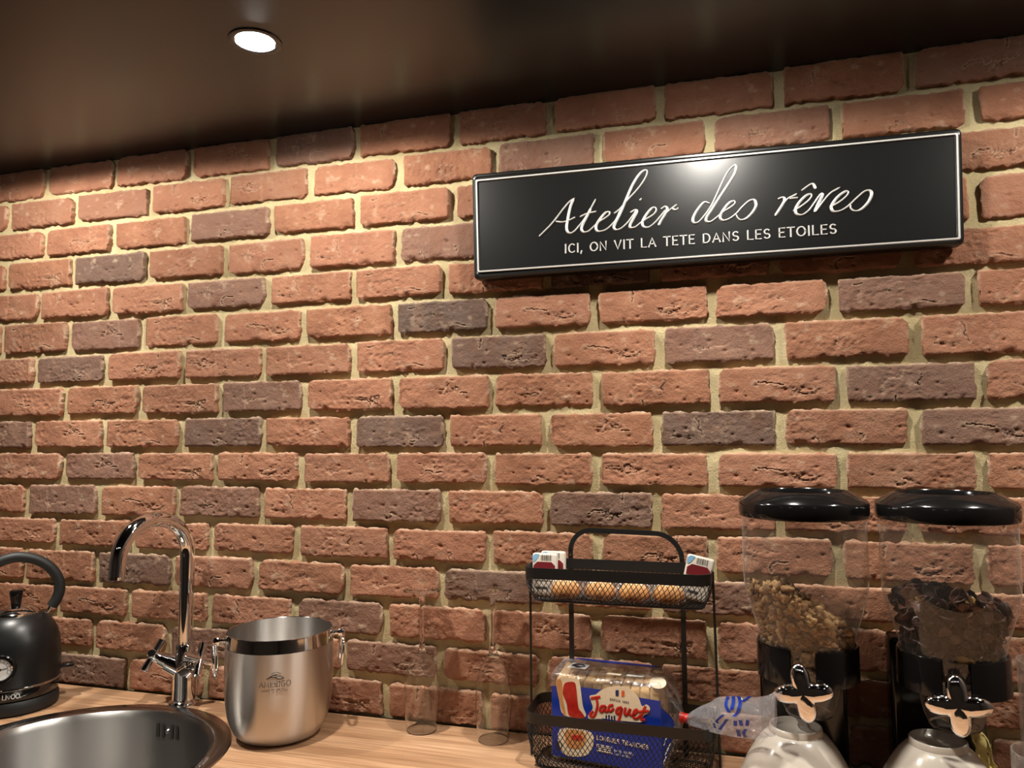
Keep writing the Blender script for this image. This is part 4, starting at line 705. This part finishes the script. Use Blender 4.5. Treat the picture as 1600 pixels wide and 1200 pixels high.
def lump(rz,s):
    v=I2[0].copy(); sd=rz.randint(0,9999); n=1+.95*fbm(v[:,0]*2.1+sd,v[:,1]*2.1+v[:,2]*1.7,sd%97,3,.65); v=v*n[:,None]*np.array([s*rz.uniform(.8,1.3),s*rz.uniform(.8,1.2),s*rz.uniform(.7,1.1)]); return (v,I2[1]),rz.random()
g,T=fill(DPX[0],lambda x,y:1.181-.62*max(0,x+.030)+.007*math.sin(x*70+y*50+1)-.10*y,.0022,.0066,2600,4,lump,.0008)
o=mk('granola',g,M_GRAN,None,'all',loc=(*DPX[0],1.1),attr=T); tag(o,'golden-brown granola clusters heaped inside the dispenser beside the wire rack','cereal',None,'stuff')
def flake(rz,s):
    n,m=9,3; V=[(0,0,0)];F=[]; cu=rz.uniform(.15,.5); e=rz.uniform(.75,1.)
    for j in range(1,m+1):
        for i in range(n):
            a=2*pi*i/n; r=j/m*(1+.10*math.sin(3*a+cu*9)); x=r*cos(a); y=r*sin(a)*e; V.append((x,y,cu*(x*x*.9-y*y*.25)+.06*math.sin(5*x+3*y)))
    for i in range(n): F.append((0,1+i,1+(i+1)%n))
    for j in range(m-1):
        for i in range(n): F.append((1+j*n+i,1+j*n+(i+1)%n,1+(j+1)*n+(i+1)%n,1+(j+1)*n+i))
    k=len(V); V+=[(x,y,z-.10) for x,y,z in V]; F+=[tuple(k+i for i in q[::-1]) for q in F]
    for i in range(n): a=1+(m-1)*n+i; b=1+(m-1)*n+(i+1)%n; F.append((a,k+a,k+b,b))
    E=mathutils.Euler((rz.uniform(-1.3,1.3),rz.uniform(-1.3,1.3),rz.uniform(0,6.3))).to_matrix(); v=np.array([tuple(E@(Vector(p)*s)) for p in V])
    return (v,F),(.93+.05*rz.random() if rz.random()<.04 else .8*rz.random()**1.3)
g,T=fill(DPX[1],lambda x,y:1.186-2.6*x*x-.16*x-.12*y,.0085,.0125,560,9,flake,.0005)
o=mk('chocolate_flakes',g,M_FLAKE,None,'all',loc=(*DPX[1],1.1),attr=T); tag(o,'dark brown chocolate cereal flakes heaped inside the dispenser at the frame edge','cereal',None,'stuff')

# ---------------------------------------------------------------- bowls
def bowl(x,y,lab):
    c=(x,y); t=thing('cereal_bowl',lab,'bowl',(x,y,CT),'white bowls turned upside down under the dispensers')
    mk('body',lathe([tuple(p[:2]) for p in smoothline([(.0825,CT+.0005,0),(.0836,CT+.003,0),(.0825,CT+.010,0),(.0790,CT+.024,0),(.0715,CT+.045,0),(.0620,CT+.065,0),(.0510,CT+.0835,0),(.0400,CT+.0970,0),(.0335,CT+.1015,0)],3)],c,80),M_WHITE,t,'all')
    mk('foot_ring',lathe([(.0345,CT+.1010),(.0335,CT+.1080),(.0325,CT+.1092),(.0305,CT+.1086),(.0298,CT+.1025),(.0001,CT+.1010)],c,64),M_WHITE,t,'all')
    mk('inside',lathe([(.0825,CT+.0005),(.0800,CT+.003),(.0770,CT+.030),(.0590,CT+.062),(.0350,CT+.088),(.0001,CT+.094)],c,64),M_WHITE,t,'all')
bowl(1.5090,-.155,'white bowl upside down beneath the granola dispenser, bag end resting on it'); bowl(1.6795,-.155,'white bowl upside down beneath the chocolate flake dispenser')

# ---------------------------------------------------------------- glasses and paper at the right-hand end
def tumbler(name,c,r,h,lab,cat,ribs=0):
    t=thing(name,lab,cat,(*c,CT)); prof=[(.0001,CT+.004),(r*.86,CT+.004),(r*.90,CT+.008),(r,CT+h*.5),(r*1.02,CT+h)]
    mk('wall',lathe([(r*.88,CT+.0005),(r*.94,CT+.004),(r,CT+h*.3),(r*1.01,CT+h*.8),(r*1.02,CT+h),(r*.985,CT+h),(r*.97,CT+h*.7),(r*.93,CT+.01)],c,64),M_ACRYL,t,'all')
    mk('base',lathe([(.0001,CT+.0005),(r*.88,CT+.0005),(r*.92,CT+.006),(r*.90,CT+.011),(.0001,CT+.009)],c,48),M_SOLID,t,'all'); return t
tumbler('glass_jar',(1.843,-.075),.046,.193,'tall clear glass jar against the wall, right of the flake dispenser','jar')
t=tumbler('storage_jar',(1.778,-.228),.036,.128,'low clear jar of dark tea in front of the tall glass jar','jar')
rz=random.Random(8); V=[];F=[]
for i in range(900):
    a=rz.uniform(0,6.28); r=.031*math.sqrt(rz.random()); p=Vector((1.778+r*cos(a),-.225+r*sin(a),CT+.013+.082*rz.random())); d=Vector((rz.uniform(-1,1),rz.uniform(-1,1),rz.uniform(-.5,.5))).normalized()*.006; q=d.orthogonal().normalized()*.0018; k=len(V); V+=[tuple(p-d),tuple(p+q),tuple(p+d),tuple(p-q),tuple(p+d.cross(q).normalized()*.0012)]; F+=[(k,k+1,k+4),(k+1,k+2,k+4),(k+2,k+3,k+4),(k+3,k,k+4),(k,k+3,k+2,k+1)]
mk('tea_leaves',(V,F),M_FLAKE,t,False,kind='stuff')
V=[];nu,nv=14,26
for a_ in range(nu):
    for b_ in range(nv):
        u=a_/(nu-1);v=b_/(nv-1); x=1.758+.026*(u-.5)+.010*float(fbm([u*4],[v*5],5,3)[0]); y=-.098+.012*float(fbm([u*5+9],[v*7],6,3)[0]); V.append((x-.012*v,y,CT+.001+.105*v*(.75+.25*math.sin(3*u+1))))
mk_=mk('crumpled_paper',(V,[(a_*nv+b_,a_*nv+b_+1,(a_+1)*nv+b_+1,(a_+1)*nv+b_) for a_ in range(nu-1) for b_ in range(nv-1)]),M_PAPER,None,'all',loc=(1.758,-.098,CT)); tag(mk_,'crumpled pale yellow paper standing behind the right-hand white bowl','paper')
sol=mk_.modifiers.new('thick','SOLIDIFY'); sol.thickness=.0008

# ---------------------------------------------------------------- the wall sign
SCN=[Vector((x,0,z)) for x,z in SIGN_CORNERS]; SY=-.030
ctr=sum(SCN,Vector())/4; t=thing('wall_sign','long black metal wall sign with silver script lettering on the bricks','sign',(ctr.x,SY,ctr.z))
def quadring(Q,y,r=.008,n=5):
    out=[]
    for i in range(4):
        p=Q[i]; a=(Q[i-1]-p).normalized(); b=(Q[(i+1)%4]-p).normalized()
        for k in range(n+1):
            f=k/n; q=p+a*r*(1-f)**2+b*r*f**2; out.append(Vector((q.x,y,q.z)))
    return out
def inset(Q,d):
    c=ctr; out=[]
    for i,p in enumerate(Q):
        a=(Q[i-1]-p).normalized(); b=(Q[(i+1)%4]-p).normalized(); out.append(p+(a+b)*d)
    return out
def rings(L,cap=True):
    n=len(L[0]); V=[tuple(p) for q in L for p in q]; F=[(k*n+i,k*n+(i+1)%n,(k+1)*n+(i+1)%n,(k+1)*n+i) for k in range(len(L)-1) for i in range(n)]
    if cap: F.append(tuple((len(L)-1)*n+i for i in range(n)))
    return V,F
LNQ=[Vector((x,0,z)) for x,z in SIGN_LINE]
mk('panel',rings([quadring(inset(SCN,.004),-.004),quadring(inset(SCN,.0005),-.006),quadring(SCN,-.0265),quadring(inset(SCN,.0012),SY-.0005),quadring(inset(SCN,.0035),SY-.0022),quadring(inset(SCN,.0065),SY-.0022,.006),quadring(inset(SCN,.0085),SY-.0005,.005),quadring(inset(LNQ,-.0012),SY-.0005,.004),quadring(inset(LNQ,.0004),SY-.0026,.003),quadring(inset(LNQ,.0022),SY-.0026,.003),quadring(inset(LNQ,.0042),SY+.0002,.003)]),M_SIGN,t,30)
mk('border_line',rings([quadring(inset(LNQ,-.0006),SY-.0022,.003),quadring(inset(LNQ,.0004),SY-.0030,.003),quadring(inset(LNQ,.0020),SY-.0030,.003),quadring(inset(LNQ,.0030),SY-.0012,.003)],False),M_SILVER,t,30,label='thin silver border line')
sf=lambda a,b,l:Vector((a,SY+.0002-l,b))
G=[]
for s in SIGN_SCRIPT:
    if len(s)==2: u_,v_=s; s=[(u_[0]+(v_[0]-u_[0])*q,u_[1]+(v_[1]-u_[1])*q) for q in (-.35,0,.35,.65,1,1.35)]     # the dot on the i
    P=[tuple(p[:2]) for p in smoothline([(*q,0) for q in s],6)]; n=len(P); V=[];F=[]
    for i in range(n):
        a=Vector(P[max(i-1,0)]);b=Vector(P[min(i+1,n-1)]); d=(b-a); d=d.normalized() if d.length>1e-9 else Vector((1,0)); nn=Vector((-d.y,d.x)); w=(.0027+.0022*max(0,-d.y))*(1 if 0<i<n-1 else .4)
        for q in range(7):
            u=pi*q/6; z_=P[i]; V.append((z_[0]+nn.x*w*.5*cos(u),SY+.0004-.0026*sin(u),z_[1]+nn.y*w*.5*cos(u)))
    F=[(i*7+q,(i+1)*7+q,(i+1)*7+q+1,i*7+q+1) for i in range(n-1) for q in range(6)]; G.append((V,F))
mk('script_lettering',join(*G),M_SILVER,t,'all',label='embossed silver script lettering')
p0,p1,c0,c1=[Vector(p) for p in SIGN_CAPS]; dx=p1-p0; L_=dx.length; d0=dx/L_; up=Vector((-d0.y,d0.x)); hh=((c0-p0).length+(c1-p1).length)/2
H_CAPS=L_/(sum(GL[c][0]+.16 for c in 'ICI, ON VIT LA TETE DANS LES ETOILES')-.16)
cap,H=text('ICI, ON VIT LA TETE DANS LES ETOILES',L_,lambda a,b,l:(lambda q:Vector((q.x,SY+.0002-l,q.y)))(p0+d0*a+up*(b*hh/H_CAPS)),.16,.17,lift=.0,h=.0016)
mk('capital_lettering',cap,M_SILVER,t,False,label='small silver capital letters')
